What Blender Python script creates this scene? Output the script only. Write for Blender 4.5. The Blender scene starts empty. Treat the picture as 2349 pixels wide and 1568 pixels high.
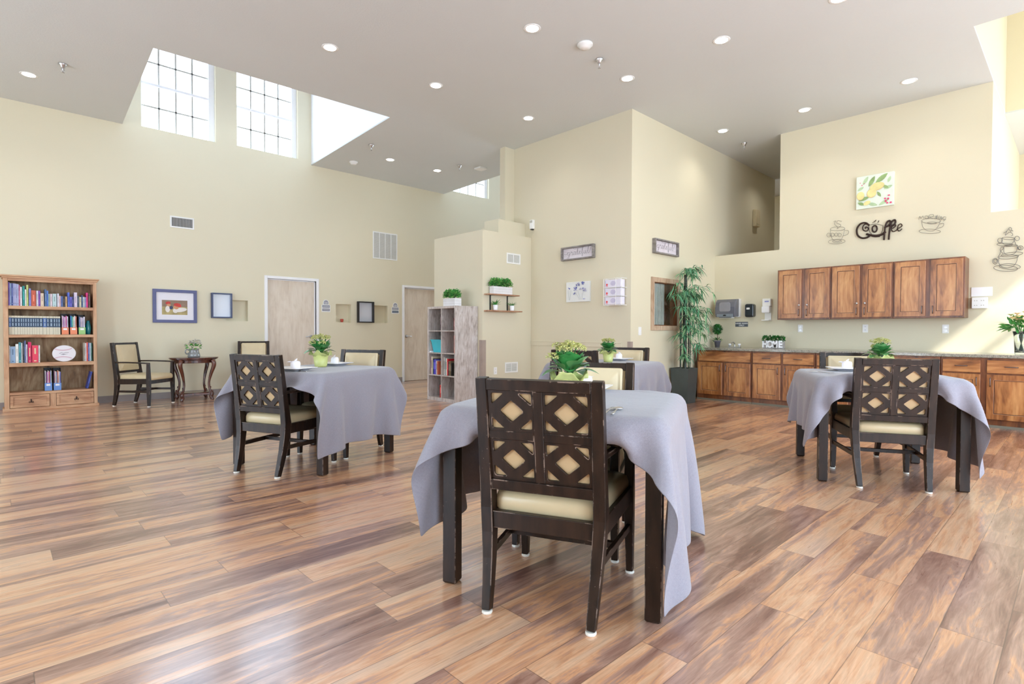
import bpy, math, random
import numpy as np
from mathutils import Vector, Matrix, geometry, noise
SC = bpy.context.scene
COL = SC.collection
PI = math.pi
R = math.radians

# ------------------------------------------------------------------ camera
FPX, CPX, CPY = 1249.0, 1174.5, 784.0
YAW, PIT, ROL, EYE = 0.7606, -0.01872, 0.00306, 1.09
_f = Vector((math.sin(YAW)*math.cos(PIT), math.cos(YAW)*math.cos(PIT), math.sin(PIT)))
_r = Vector((math.cos(YAW), -math.sin(YAW), 0)); _u = _r.cross(_f)
CR = _r*math.cos(ROL)+_u*math.sin(ROL); CU = -_r*math.sin(ROL)+_u*math.cos(ROL)
cam_data = bpy.data.cameras.new('camera'); cam = bpy.data.objects.new('camera', cam_data); COL.objects.link(cam)
cam_data.sensor_width = 36.0; cam_data.lens = 36.0*FPX/2349.0; cam_data.clip_start = 0.05; cam_data.clip_end = 200
cam.matrix_world = Matrix(((CR.x, CU.x, -_f.x, 0), (CR.y, CU.y, -_f.y, 0), (CR.z, CU.z, -_f.z, EYE), (0, 0, 0, 1)))
SC.camera = cam

# survey helpers: where a sight line meets a real plane of the room
def sight(px, py): return _f + CR*((px-CPX)/FPX) - CU*((py-CPY)/FPX)
def onz(px, py, z=0.0): d = sight(px, py); return Vector((0, 0, EYE)) + d*((z-EYE)/d.z)
def onx(px, py, x): d = sight(px, py); return Vector((0, 0, EYE)) + d*(x/d.x)
def ony(px, py, y): d = sight(px, py); return Vector((0, 0, EYE)) + d*(y/d.y)

# ------------------------------------------------------------------ world, sun, exposure
SC.view_settings.view_transform = 'Standard'; SC.view_settings.look = 'None'
SC.view_settings.gamma = 1.0; SC.view_settings.use_curve_mapping = False
SC.view_settings.exposure = 0.70
world = bpy.data.worlds.new('sky'); SC.world = world; world.use_nodes = True
wn = world.node_tree.nodes; wl = world.node_tree.links
bg = wn['Background']; bg.inputs['Strength'].default_value = 6.0
tc = wn.new('ShaderNodeTexCoord'); sx = wn.new('ShaderNodeSeparateXYZ'); rmp = wn.new('ShaderNodeValToRGB')
wl.new(tc.outputs['Generated'], sx.inputs[0]); wl.new(sx.outputs['Z'], rmp.inputs[0]); wl.new(rmp.outputs[0], bg.inputs[0])
rmp.color_ramp.elements[0].position = 0.0; rmp.color_ramp.elements[0].color = (0.72, 0.86, 1.0, 1)
rmp.color_ramp.elements[1].position = 0.8; rmp.color_ramp.elements[1].color = (0.55, 0.76, 1.0, 1)
sun_d = bpy.data.lights.new('sun', 'SUN'); sun_d.energy = 8.5; sun_d.angle = R(1.2); sun_d.color = (1.0, 0.96, 0.9)
sun = bpy.data.objects.new('sun', sun_d); COL.objects.link(sun)
sun.rotation_mode = 'QUATERNION'
sun.rotation_quaternion = Vector((0.27, 1.0, -1.06)).to_track_quat('-Z', 'Y')
sun.location = (5, -8, 9)

# room dimensions
HC, Y0, XR, YC, XC = 4.25, 10.2, 9.12, 4.46, 6.578
YW = 6.449; XW = 5.5

# ------------------------------------------------------------------ mesh builder
class MB:
    def __init__(s, M=None): s.v = []; s.f = []; s.m = []; s.M = M
    def add(s, vs, fs, mi=0):
        o = len(s.v)
        if s.M is not None: vs = [s.M @ Vector(v) for v in vs]
        s.v += [tuple(v) for v in vs]; s.f += [tuple(i+o for i in f) for f in fs]; s.m += [mi]*len(fs); return s
    def box(s, x0, x1, y0, y1, z0, z1, mi=0):
        return s.add([(x0,y0,z0),(x1,y0,z0),(x1,y1,z0),(x0,y1,z0),(x0,y0,z1),(x1,y0,z1),(x1,y1,z1),(x0,y1,z1)],
                     [(0,3,2,1),(4,5,6,7),(0,1,5,4),(1,2,6,5),(2,3,7,6),(3,0,4,7)], mi)
    def hexa(s, a, b, mi=0):          # two quads a, b (same winding)
        return s.add(list(a)+list(b), [(3,2,1,0),(4,5,6,7),(0,1,5,4),(1,2,6,5),(2,3,7,6),(3,0,4,7)], mi)
    def beam(s, a, b, w, h, side=(1,0,0), w2=None, h2=None, mi=0):
        a = Vector(a); b = Vector(b); d = (b-a).normalized(); sd = Vector(side); sd = (sd-d*sd.dot(d)).normalized(); up = sd.cross(d)
        w2 = w if w2 is None else w2; h2 = h if h2 is None else h2
        q = lambda c, w, h: [c-sd*w/2-up*h/2, c+sd*w/2-up*h/2, c+sd*w/2+up*h/2, c-sd*w/2+up*h/2]
        return s.hexa(q(a, w, h), q(b, w2, h2), mi)
    def path(s, pts, w, h, side=(1,0,0), mi=0):      # rectangular section along a polyline; w/h may be lists
        pts = [Vector(p) for p in pts]; n = len(pts); W = w if isinstance(w, (list, tuple)) else [w]*n; H = h if isinstance(h, (list, tuple)) else [h]*n
        vs = []; fs = []
        for i, p in enumerate(pts):
            d = (pts[min(i+1, n-1)]-pts[max(i-1, 0)]).normalized(); sd = Vector(side); sd = (sd-d*sd.dot(d)).normalized(); up = sd.cross(d)
            vs += [p-sd*W[i]/2-up*H[i]/2, p+sd*W[i]/2-up*H[i]/2, p+sd*W[i]/2+up*H[i]/2, p-sd*W[i]/2+up*H[i]/2]
        for i in range(n-1):
            for k in range(4): fs.append((i*4+k, i*4+(k+1) % 4, i*4+4+(k+1) % 4, i*4+4+k))
        fs += [(3,2,1,0), tuple(n*4-4+k for k in range(4))]
        return s.add(vs, fs, mi)
    def tube(s, pts, r, n=8, mi=0, closed=False, cap=True):
        pts = [Vector(p) for p in pts]; m = len(pts); rr = r if isinstance(r, (list, tuple)) else [r]*m
        vs = []; fs = []; prev = None
        for i, p in enumerate(pts):
            a = pts[(i-1) % m] if (closed or i > 0) else p; b = pts[(i+1) % m] if (closed or i < m-1) else p
            d = (b-a)
            d = d.normalized() if d.length > 1e-9 else Vector((0,0,1))
            if prev is None: x = d.orthogonal().normalized()
            else:
                x = prev-d*prev.dot(d); x = x.normalized() if x.length > 1e-6 else d.orthogonal().normalized()
            prev = x; y = d.cross(x)
            vs += [p+(x*math.cos(2*PI*k/n)+y*math.sin(2*PI*k/n))*rr[i] for k in range(n)]
        for i in range(m if closed else m-1):
            for k in range(n):
                j = (i+1) % m; fs.append((i*n+k, i*n+(k+1) % n, j*n+(k+1) % n, j*n+k))
        if cap and not closed: fs += [tuple(range(n-1, -1, -1)), tuple((m-1)*n+k for k in range(n))]
        return s.add(vs, fs, mi)
    def lathe(s, prof, n=24, c=(0,0,0), mi=0, f=None):
        vs = []; fs = []; m = len(prof)
        for r, z in prof:
            for k in range(n):
                a = 2*PI*k/n; q = f(a, z) if f else 1.0
                vs.append((c[0]+r*q*math.cos(a), c[1]+r*q*math.sin(a), c[2]+z))
        for i in range(m-1):
            for k in range(n): fs.append((i*n+k, i*n+(k+1) % n, (i+1)*n+(k+1) % n, (i+1)*n+k))
        if prof[0][0] > 1e-5: fs.append(tuple(range(n-1, -1, -1)))
        if prof[-1][0] > 1e-5: fs.append(tuple((m-1)*n+k for k in range(n)))
        return s.add(vs, fs, mi)
    def plate(s, outer, holes, z0, z1, mi=0):        # flat board with holes, outline in xy, thickness z0..z1
        loops = [outer]+list(holes); flat = [p for l in loops for p in l]
        tris = geometry.tessellate_polygon([[Vector((p[0], p[1], 0)) for p in l] for l in loops])
        N = len(flat); vs = [(p[0], p[1], z0) for p in flat]+[(p[0], p[1], z1) for p in flat]; fs = []
        for t in tris:
            a, b, c = (Vector((flat[i][0], flat[i][1])) for i in t)
            cr = (b-a).x*(c-a).y-(b-a).y*(c-a).x
            if abs(cr) < 1e-12: continue
            t = t if cr > 0 else t[::-1]
            fs.append((t[2], t[1], t[0])); fs.append((t[0]+N, t[1]+N, t[2]+N))
        o = 0
        for li, l in enumerate(loops):
            area = sum(l[i][0]*l[(i+1) % len(l)][1]-l[(i+1) % len(l)][0]*l[i][1] for i in range(len(l)))
            ccw = area > 0
            for i in range(len(l)):
                a = o+i; b = o+(i+1) % len(l)
                q = (a, b, b+N, a+N)
                fs.append(q if ccw == (li == 0) else q[::-1])
            o += len(l)
        return s.add(vs, fs, mi)
    def prism(s, poly, z0, z1, mi=0):
        n = len(poly); ar = sum(poly[i][0]*poly[(i+1) % n][1]-poly[(i+1) % n][0]*poly[i][1] for i in range(n))
        if ar < 0: poly = poly[::-1]
        vs = [(p[0], p[1], z0) for p in poly]+[(p[0], p[1], z1) for p in poly]
        return s.add(vs, [tuple(range(n-1, -1, -1)), tuple(range(n, 2*n))]+[(i, (i+1) % n, n+(i+1) % n, n+i) for i in range(n)], mi)
    def ball(s, c, r, n=10, m=7, sc=(1,1,1), mi=0):
        prof = [(math.sin(PI*i/m), -math.cos(PI*i/m)) for i in range(m+1)]
        vs = []; fs = []
        for q, z in prof:
            for k in range(n): vs.append((c[0]+r*sc[0]*q*math.cos(2*PI*k/n), c[1]+r*sc[1]*q*math.sin(2*PI*k/n), c[2]+r*sc[2]*z))
        for i in range(m):
            for k in range(n): fs.append((i*n+k, i*n+(k+1) % n, (i+1)*n+(k+1) % n, (i+1)*n+k))
        return s.add(vs, fs, mi)
    def leaf(s, base, d, L, w, droop=0.3, fold=0.15, n=5, up=(0,0,1), mi=0, shape=1.0, side=None):
        base = Vector(base); d = Vector(d).normalized(); up = Vector(up)
        sd = d.cross(up) if side is None else Vector(side)
        sd = sd.normalized() if sd.length > 1e-5 else d.orthogonal().normalized()
        nu = sd.cross(d).normalized(); vs = []; fs = []
        for i in range(n+1):
            t = i/n; c = base+d*(L*t)-Vector((0,0,1))*(droop*L*t*t)
            ww = w*math.sin(PI*min(1, max(0.0, t**shape*0.97+0.03)))/2 if i < n else 0.0006
            vs += [c-sd*ww+nu*fold*ww, c, c+sd*ww+nu*fold*ww]
        for i in range(n):
            for k in range(2): fs.append((i*3+k, i*3+k+1, i*3+k+4, i*3+k+3))
        return s.add(vs, fs, mi)
    def build(s, name, mats, parent=None, bevel=0, smooth=False, loc=None, rotz=0, seg=2, solid=0, subsurf=0, clean=False):
        me = bpy.data.meshes.new(name); me.from_pydata(s.v, [], s.f); 
        if not isinstance(mats, (list, tuple)): mats = [mats]
        for m in mats: me.materials.append(m)
        if len(mats) > 1: me.polygons.foreach_set('material_index', s.m)
        if smooth: me.polygons.foreach_set('use_smooth', [True]*len(me.polygons))
        if clean: me.validate()
        me.update(); o = bpy.data.objects.new(name, me); COL.objects.link(o)
        if parent is not None: o.parent = parent
        if loc is not None: o.location = loc
        o.rotation_euler = (0, 0, rotz)
        if solid:
            q = o.modifiers.new('thick', 'SOLIDIFY'); q.thickness = solid; q.offset = 0
        if subsurf:
            q = o.modifiers.new('sub', 'SUBSURF'); q.levels = subsurf; q.render_levels = subsurf
        if bevel:
            q = o.modifiers.new('bevel', 'BEVEL'); q.width = bevel; q.segments = seg; q.limit_method = 'ANGLE'; q.angle_limit = R(35)
        return o

def tag(o, label=None, cat=None, group=None, kind=None):
    if label: o['label'] = label
    if cat: o['category'] = cat
    if group: o['group'] = group
    if kind: o['kind'] = kind
    return o
def thing(name, label, cat, loc=(0,0,0), rotz=0, group=None):
    o = bpy.data.objects.new(name, None); COL.objects.link(o); o.empty_display_size = 0.1
    o.location = loc; o.rotation_euler = (0, 0, rotz); return tag(o, label, cat, group)
def struct(o): o['kind'] = 'structure'; return o
def dup(root, loc, rotz, label=None, group=None):
    kids = {}
    for q in list(COL.objects):
        if q.parent is not None: kids.setdefault(q.parent.name, []).append(q)
    def rec(o, par):
        c = o.copy(); COL.objects.link(c)
        if par is not None: c.parent = par
        for k in kids.get(o.name, []): rec(k, c)
        return c
    r = rec(root, None); r.location = loc; r.rotation_euler = (0, 0, rotz)
    if label: r['label'] = label
    if group: r['group'] = group
    return r
def rrect(x0, x1, y0, y1, r, n=4):
    out = []
    for cx, cy, a0 in ((x1-r, y0+r, -90), (x1-r, y1-r, 0), (x0+r, y1-r, 90), (x0+r, y0+r, 180)):
        for i in range(n+1):
            a = R(a0+90*i/n); out.append((cx+r*math.cos(a), cy+r*math.sin(a)))
    return out
def roundpoly(pts, r, n=3):
    out = []; m = len(pts)
    for i in range(m):
        a = Vector(pts[i-1]); b = Vector(pts[i]); c = Vector(pts[(i+1) % m])
        u = (a-b).normalized(); v = (c-b).normalized(); k = min(r, (a-b).length*.45, (c-b).length*.45)
        p = b+u*k; q = b+v*k
        for j in range(n+1):
            t = j/n; w = p*(1-t)**2+b*2*t*(1-t)+q*t*t; out.append((w.x, w.y))
    return out
def spline(pts, n=8, closed=False):
    P = [Vector(p) for p in pts]; m = len(P); out = []
    for i in range(m if closed else m-1):
        if closed: a, b, c, d = P[i-1], P[i], P[(i+1) % m], P[(i+2) % m]
        else: a, b, c, d = P[max(i-1, 0)], P[i], P[i+1], P[min(i+2, m-1)]
        for j in range(n):
            t = j/n; out.append(0.5*((2*b)+(c-a)*t+(2*a-5*b+4*c-d)*t*t+(3*b-a-3*c+d)*t**3))
    if not closed: out.append(P[-1])
    return out
# frames mapping drawing plane (x right, y up, z toward viewer) onto room walls
def M_left(x, z, y=None, out=0.0):      # on the wall y=Y0, viewer at smaller y, right = +x
    return Matrix(((1,0,0,x),(0,0,-1,(Y0 if y is None else y)-out),(0,1,0,z),(0,0,0,1)))
def M_right(y, z, x=None, out=0.0):     # on a wall x=const seen from smaller x, right = -y
    return Matrix(((0,0,-1,(XR if x is None else x)-out),(-1,0,0,y),(0,1,0,z),(0,0,0,1)))
# ------------------------------------------------------------------ materials
def srgb(r, g, b):
    f = lambda c: (c/255/12.92) if c/255 <= 0.04045 else ((c/255+0.055)/1.055)**2.4
    return (f(r), f(g), f(b), 1)
class NT:
    def __init__(s, name):
        s.m = bpy.data.materials.new(name); s.m.use_nodes = True; s.t = s.m.node_tree; s.n = s.t.nodes; s.l = s.t.links
        s.b = s.n['Principled BSDF']
    def new(s, t, **kw):
        q = s.n.new(t)
        for k, v in kw.items():
            if k.startswith('i_'):
                key = k[2:]; key = int(key) if key.isdigit() else key.replace('_', ' ')
                q.inputs[key].default_value = v
            else: setattr(q, k, v)
        return q
    def link(s, a, b): s.l.new(a, b)
    def ramp(s, fac, stops, interp='LINEAR'):
        r = s.new('ShaderNodeValToRGB'); cr = r.color_ramp; cr.interpolation = interp
        while len(cr.elements) < len(stops): cr.elements.new(0.5)
        for e, (p, c) in zip(cr.elements, stops): e.position = p; e.color = c if len(c) == 4 else (*c, 1)
        s.link(fac, r.inputs[0]); return r.outputs[0]
    def math(s, op, a, b=None, c=None):
        q = s.new('ShaderNodeMath', operation=op)
        for i, v in enumerate((a, b, c)):
            if v is None: continue
            if isinstance(v, (int, float)): q.inputs[i].default_value = v
            else: s.link(v, q.inputs[i])
        return q.outputs[0]
    def mix(s, f, a, b, mode='MIX'):
        q = s.new('ShaderNodeMix', data_type='RGBA', blend_type=mode)
        for i, v in ((0, f), (6, a), (7, b)):
            if isinstance(v, (int, float)): q.inputs[i].default_value = v
            elif isinstance(v, tuple): q.inputs[i].default_value = v
            else: s.link(v, q.inputs[i])
        return q.outputs[2]
    def coords(s, scale=(1,1,1), kind='Object', rot=(0,0,0), loc=(0,0,0)):
        c = s.new('ShaderNodeTexCoord'); m = s.new('ShaderNodeMapping'); m.inputs['Scale'].default_value = scale; m.inputs['Rotation'].default_value = rot; m.inputs['Location'].default_value = loc
        s.link(c.outputs[kind], m.inputs[0]); return m.outputs[0]
    def noise(s, vec, scale, detail=4, rough=0.55, dist=0.0):
        q = s.new('ShaderNodeTexNoise'); q.inputs['Scale'].default_value = scale; q.inputs['Detail'].default_value = detail
        q.inputs['Roughness'].default_value = rough; q.inputs['Distortion'].default_value = dist; s.link(vec, q.inputs['Vector']); return q.outputs['Fac']
    def bump(s, h, strength=0.2, dist=0.01):
        q = s.new('ShaderNodeBump'); q.inputs['Strength'].default_value = strength; q.inputs['Distance'].default_value = dist
        s.link(h, q.inputs['Height']); s.link(q.outputs[0], s.b.inputs['Normal']); return q
    def col(s, c): 
        if isinstance(c, tuple): s.b.inputs['Base Color'].default_value = c
        else: s.link(c, s.b.inputs['Base Color'])
        return s
    def set(s, **kw):
        for k, v in kw.items(): s.b.inputs[k.replace('_', ' ')].default_value = v
        return s
_plain = {}
def plain(name, c, rough=0.5, metal=0.0, vary=0.06, sheen=0, coat=0, alpha=1, trans=0):
    if name in _plain: return _plain[name]
    t = NT(name)
    n = t.noise(t.coords(), 9.0, 3)
    dark = tuple(x*(1-vary) for x in c[:3])+(1,); lite = tuple(min(1, x*(1+vary)) for x in c[:3])+(1,)
    t.col(t.ramp(n, [(0.3, dark), (0.7, lite)])); t.set(Roughness=rough, Metallic=metal, Sheen_Weight=sheen, Coat_Weight=coat, Transmission_Weight=trans)
    _plain[name] = t.m; return t.m
def paint(name, c, bumpy=0.12, rough=0.55):
    t = NT(name); v = t.coords()
    n = t.noise(v, 1.3, 2); t.col(t.ramp(n, [(0.3, tuple(x*0.985 for x in c[:3])+(1,)), (0.7, c)]))
    t.set(Roughness=rough); h = t.noise(v, 55, 4, 0.6); t.bump(h, bumpy, 0.004); return t.m
M_wall = paint('wall_paint_cream', srgb(222, 214, 188))
M_wing = paint('wall_paint_tan', srgb(216, 208, 184))
M_ceil = paint('ceiling_texture_white', srgb(210, 214, 214), 0.5)
M_well = paint('light_well_white', srgb(240, 242, 246), 0.1)
M_white = plain('white_trim_paint', srgb(240, 240, 242), 0.4, vary=0.01)
M_door = None
def wood(name, dark, mid, light, axis='Z', scale=1.0, rough=0.4, knots=0.5, coat=0.0, fine=1.0):
    t = NT(name); k = {'X': (0.12, 1, 1), 'Y': (1, 0.12, 1), 'Z': (1, 1, 0.12)}[axis]
    v = t.coords(tuple(scale*q for q in k)); v2 = t.coords(tuple(scale*q*(1.0 if q < 1 else 1.0) for q in (k[0]**.5, k[1]**.5, k[2]**.5)))
    big = t.noise(v2, 5.0, 3, 0.6, 1.2); grain = t.noise(v, 45.0*fine, 5, 0.65, 0.4); mid_n = t.noise(v, 12.0, 3, 0.5, 1.5)
    f = t.math('ADD', t.math('MULTIPLY', big, 0.55), t.math('ADD', t.math('MULTIPLY', grain, 0.2), t.math('MULTIPLY', mid_n, 0.3)))
    c = t.ramp(f, [(0.38, dark), (0.5, mid), (0.64, light)])
    if knots:
        vo = t.new('ShaderNodeTexVoronoi'); vo.inputs['Scale'].default_value = 5.5
        t.link(t.coords(tuple(scale*q for q in (k[0]**.6, k[1]**.6, k[2]**.6))), vo.inputs['Vector'])
        kn = t.ramp(vo.outputs['Distance'], [(0.03, (1,1,1)), (0.13, (0,0,0))]); c = t.mix(t.math('MULTIPLY', kn, knots), c, tuple(x*0.35 for x in dark[:3])+(1,))
    t.col(c); t.set(Roughness=rough, Coat_Weight=coat, Coat_Roughness=0.15); t.bump(grain, 0.06, 0.003); return t.m
M_alder = wood('knotty_alder_stained', srgb(92, 50, 22), srgb(160, 102, 54), srgb(196, 140, 84), 'Z', 1.0, 0.38, 0.55, 0.2)
M_alderH = wood('knotty_alder_horizontal', srgb(92, 50, 22), srgb(160, 102, 54), srgb(198, 142, 86), 'Y', 1.0, 0.38, 0.55, 0.2)
M_alderD = wood('alder_face_frame', srgb(70, 36, 16), srgb(112, 64, 32), srgb(140, 86, 46), 'Z', 1.0, 0.4, 0.3, 0.2)
M_pine = wood('rustic_pine', srgb(150, 100, 70), srgb(196, 152, 116), srgb(214, 176, 140), 'X', 0.8, 0.5, 0.5)
M_pineV = wood('rustic_pine_upright', srgb(154, 104, 74), srgb(198, 154, 118), srgb(214, 176, 140), 'Z', 0.8, 0.5, 0.4)
M_pineB = wood('rustic_pine_back', srgb(96, 68, 46), srgb(150, 118, 84), srgb(190, 166, 132), 'Z', 0.9, 0.6, 0.8)
M_greyoak = wood('weathered_grey_oak', srgb(148, 136, 130), srgb(186, 176, 170), srgb(206, 200, 198), 'Z', 2.6, 0.5, 0.0)
M_shelf = wood('live_edge_shelf', srgb(112, 70, 46), srgb(168, 122, 92), srgb(198, 158, 130), 'X', 1.5, 0.5, 0.4)
M_maple = wood('pale_maple_door', srgb(206, 190, 172), srgb(218, 204, 186), srgb(226, 214, 198), 'Z', 1.1, 0.45, 0.0)
M_oakF = wood('light_oak_frame', srgb(160, 130, 104), srgb(190, 162, 136), srgb(208, 184, 160), 'Z', 1.4, 0.5, 0.1)
M_cherry = wood('carved_cherry', srgb(40, 16, 10), srgb(74, 34, 22), srgb(104, 54, 34), 'Z', 1.2, 0.25, 0.1, 0.4)
M_espr = None
def espresso():
    t = NT('espresso_wood_worn'); v = t.coords((1, 1, 0.2))
    g = t.noise(v, 30, 4); c = t.ramp(g, [(0.35, srgb(26, 16, 10)), (0.7, srgb(50, 33, 23))])
    bv = t.new('ShaderNodeBevel', samples=4); bv.inputs['Radius'].default_value = 0.005
    geo = t.new('ShaderNodeNewGeometry'); dt = t.new('ShaderNodeVectorMath', operation='DOT_PRODUCT')
    t.link(bv.outputs[0], dt.inputs[0]); t.link(geo.outputs['True Normal'], dt.inputs[1])
    edge = t.math('LESS_THAN', dt.outputs['Value'], 0.965)
    w = t.noise(t.coords(), 7.0, 5, 0.75); w2 = t.ramp(w, [(0.515, (0,0,0)), (0.56, (1,1,1))])
    sp = t.noise(t.coords((1,1,1)), 95.0, 2, 0.6); sp2 = t.math('MULTIPLY', t.ramp(sp, [(0.72, (0,0,0)), (0.74, (1,1,1))]), t.ramp(t.noise(t.coords(), 3.0, 1), [(0.5, (0,0,0)), (0.65, (1,1,1))]))
    m = t.math('MAXIMUM', t.math('MULTIPLY', edge, w2), t.math('MULTIPLY', sp2, 0.8))
    t.col(t.mix(t.math('MULTIPLY', m, 0.75), c, srgb(190, 165, 150))); t.set(Roughness=0.36, Coat_Weight=0.05, Coat_Roughness=0.2, Specular_IOR_Level=0.32); return t.m
M_espr = espresso()
def cloth():
    t = NT('grey_lavender_linen'); v = t.coords((1, 1, 1), 'UV')
    a = t.noise(t.coords((300, 24, 1), 'UV'), 3.0, 2); b = t.noise(t.coords((24, 300, 1), 'UV'), 3.0, 2)
    w = t.math('MULTIPLY', t.math('ADD', a, b), 0.5)
    t.col(t.ramp(w, [(0.3, srgb(128, 126, 136)), (0.7, srgb(160, 158, 170))])); t.set(Roughness=0.8, Sheen_Weight=0.3)
    cr = t.noise(v, 9.0, 3, 0.6, 0.8)
    h = t.math('ADD', t.math('MULTIPLY', w, 0.15), cr); t.bump(h, 0.38, 0.010); return t.m
M_cloth = cloth()
M_cream = plain('cream_vinyl', srgb(214, 196, 160), 0.42, vary=0.03)
M_creamB = plain('cream_seat_vinyl', srgb(206, 188, 150), 0.35, vary=0.04, coat=0.1)
M_glide = plain('white_nylon_glide', srgb(225, 222, 212), 0.4)
M_black = plain('black_metal', srgb(38, 36, 38), 0.45, 0.3)
M_chrome = plain('brushed_nickel', srgb(206, 206, 208), 0.33, 1.0, 0.03)
M_bronze = plain('dark_pewter_pull', srgb(110, 106, 110), 0.35, 1.0)
M_porc = plain('white_porcelain', srgb(244, 244, 248), 0.15, coat=0.5, vary=0.0)
M_napkin = plain('white_paper_napkin', srgb(246, 244, 250), 0.85, vary=0.01)
M_leafK = plain('kalanchoe_leaf', srgb(62, 136, 70), 0.35, vary=0.35, coat=0.2)
M_leafD = plain('dark_green_leaf', srgb(34, 98, 44), 0.4, vary=0.4)
M_leafB = plain('boxwood_leaf', srgb(70, 150, 70), 0.5, vary=0.4)
M_bamb = plain('bamboo_leaf', srgb(92, 156, 116), 0.45, vary=0.4)
M_stem = plain('dark_bamboo_cane', srgb(52, 62, 50), 0.4, vary=0.3)
M_yellow = plain('yellow_green_floret', srgb(218, 218, 150), 0.6, vary=0.12)
M_lime = plain('lime_pot_wrap', srgb(208, 214, 138), 0.45, vary=0.08, coat=0.2)
M_soil = plain('dark_soil', srgb(52, 40, 30), 0.9)
M_plast = plain('white_plastic', srgb(238, 238, 236), 0.35, vary=0.01)
M_slot = plain('dark_slot', srgb(60, 58, 56), 0.7)
M_grille = plain('grey_grille', srgb(186, 184, 176), 0.6)
M_base = plain('taupe_vinyl_base', srgb(150, 142, 140), 0.5)
M_guard = plain('taupe_corner_guard', srgb(164, 148, 138), 0.5)

def floor_mat():
    t = NT('wide_plank_floor'); PW, PL = 0.1765, 1.22
    tcn = t.new('ShaderNodeTexCoord'); sp = t.new('ShaderNodeSeparateXYZ'); t.link(tcn.outputs['Object'], sp.inputs[0])
    X, Y = sp.outputs['X'], sp.outputs['Y']
    ry = t.math('DIVIDE', t.math('ADD', Y, 20-0.0565), PW); row = t.math('FLOOR', ry); fy = t.math('FRACT', ry)
    wn1 = t.new('ShaderNodeTexWhiteNoise', noise_dimensions='1D'); t.link(row, wn1.inputs['W'])
    rx = t.math('ADD', t.math('DIVIDE', t.math('ADD', X, 40), PL), wn1.outputs['Value']); colm = t.math('FLOOR', rx); fx = t.math('FRACT', rx)
    cb = t.new('ShaderNodeCombineXYZ'); t.link(row, cb.inputs[0]); t.link(colm, cb.inputs[1])
    wn2 = t.new('ShaderNodeTexWhiteNoise', noise_dimensions='2D'); t.link(cb.outputs[0], wn2.inputs['Vector']); rnd = wn2.outputs['Value']
    # grain coordinates shifted per plank
    g = t.new('ShaderNodeCombineXYZ'); t.link(t.math('ADD', X, t.math('MULTIPLY', rnd, 57.0)), g.inputs[0]); t.link(t.math('ADD', Y, t.math('MULTIPLY', rnd, 31.0)), g.inputs[1])
    def mp(sx, sy):
        m = t.new('ShaderNodeMapping'); m.inputs['Scale'].default_value = (sx, sy, 1); t.link(g.outputs[0], m.inputs[0]); return m.outputs[0]
    band = t.noise(mp(0.55, 7.0), 1.0, 2, 0.5, 0.9)       # broad heart / sap wood streaks
    swirl = t.noise(mp(2.4, 14.0), 1.0, 4, 0.6, 2.2)
    fine = t.noise(mp(5.0, 150.0), 1.0, 3, 0.6)
    f = t.math('ADD', t.math('MULTIPLY', band, 0.75), t.math('ADD', t.math('MULTIPLY', swirl, 0.40), t.math('MULTIPLY', rnd, 0.22)))
    f = t.math('ADD', f, t.math('MULTIPLY', t.math('SUBTRACT', fine, 0.5), 0.10))
    c = t.ramp(f, [(0.48, srgb(124, 82, 68)), (0.57, srgb(160, 118, 100)), (0.66, srgb(188, 148, 128)), (0.71, srgb(222, 164, 122)), (0.80, srgb(234, 188, 150)), (0.90, srgb(218, 180, 150))])
    grn = t.ramp(t.noise(mp(3.0, 60.0), 1.0, 4, 0.7, 1.2), [(0.35, (0.70, 0.67, 0.67)), (0.6, (1, 1, 1))]); c = t.mix(0.75, c, grn, 'MULTIPLY')
    e1 = t.math('MINIMUM', fy, t.math('SUBTRACT', 1.0, fy)); e2 = t.math('MULTIPLY', t.math('MINIMUM', fx, t.math('SUBTRACT', 1.0, fx)), PL/PW)
    seam = t.math('LESS_THAN', t.math('MINIMUM', e1, e2), 0.009)
    c = t.mix(t.math('MULTIPLY', seam, 0.55), c, srgb(70, 44, 34)); t.col(c)
    t.set(Roughness=0.3, Coat_Weight=0.9, Coat_Roughness=0.17); t.b.inputs['Specular IOR Level'].default_value = 0.6
    rr = t.ramp(t.noise(mp(3.0, 40.0), 1.0, 3), [(0.3, (0.26, 0.26, 0.26)), (0.7, (0.38, 0.38, 0.38))]); t.link(rr, t.b.inputs['Roughness'])
    t.bump(t.math('SUBTRACT', t.math('MULTIPLY', fine, 0.5), seam), 0.12, 0.002); return t.m
M_floor = floor_mat()
def emis(name, c, s):
    t = NT(name); t.col((0,0,0,1)); t.b.inputs['Emission Color'].default_value = c; t.b.inputs['Emission Strength'].default_value = s; return t.m
def glass(name='window_glass', k=.06):
    t = NT(name); t.col((0.9, 0.95, 1, 1)); out = t.n['Material Output']
    tr = t.new('ShaderNodeBsdfTransparent'); gl = t.new('ShaderNodeBsdfGlossy'); gl.inputs['Roughness'].default_value = 0.02
    mx = t.new('ShaderNodeMixShader'); mx.inputs[0].default_value = k
    t.link(tr.outputs[0], mx.inputs[1]); t.link(gl.outputs[0], mx.inputs[2]); t.link(mx.outputs[0], out.inputs[0]); return t.m
M_glass = glass()
def stone():
    t = NT('speckled_counter'); v = t.coords(); a = t.noise(v, 160, 3, 0.7); b = t.noise(v, 60, 3, 0.6)
    t.col(t.mix(0.5, t.ramp(a, [(0.4, srgb(74, 74, 66)), (0.62, srgb(190, 186, 170))]), t.ramp(b, [(0.4, srgb(110, 108, 98)), (0.6, srgb(176, 172, 158))]))); t.set(Roughness=0.2, Coat_Weight=0.3); return t.m
M_stone = stone()

M_wornHi = plain('worn_edge_highlight', srgb(206, 158, 126), 0.4, vary=0.15)  # pale worn edges, with their highlight lines painted in as colour

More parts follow.
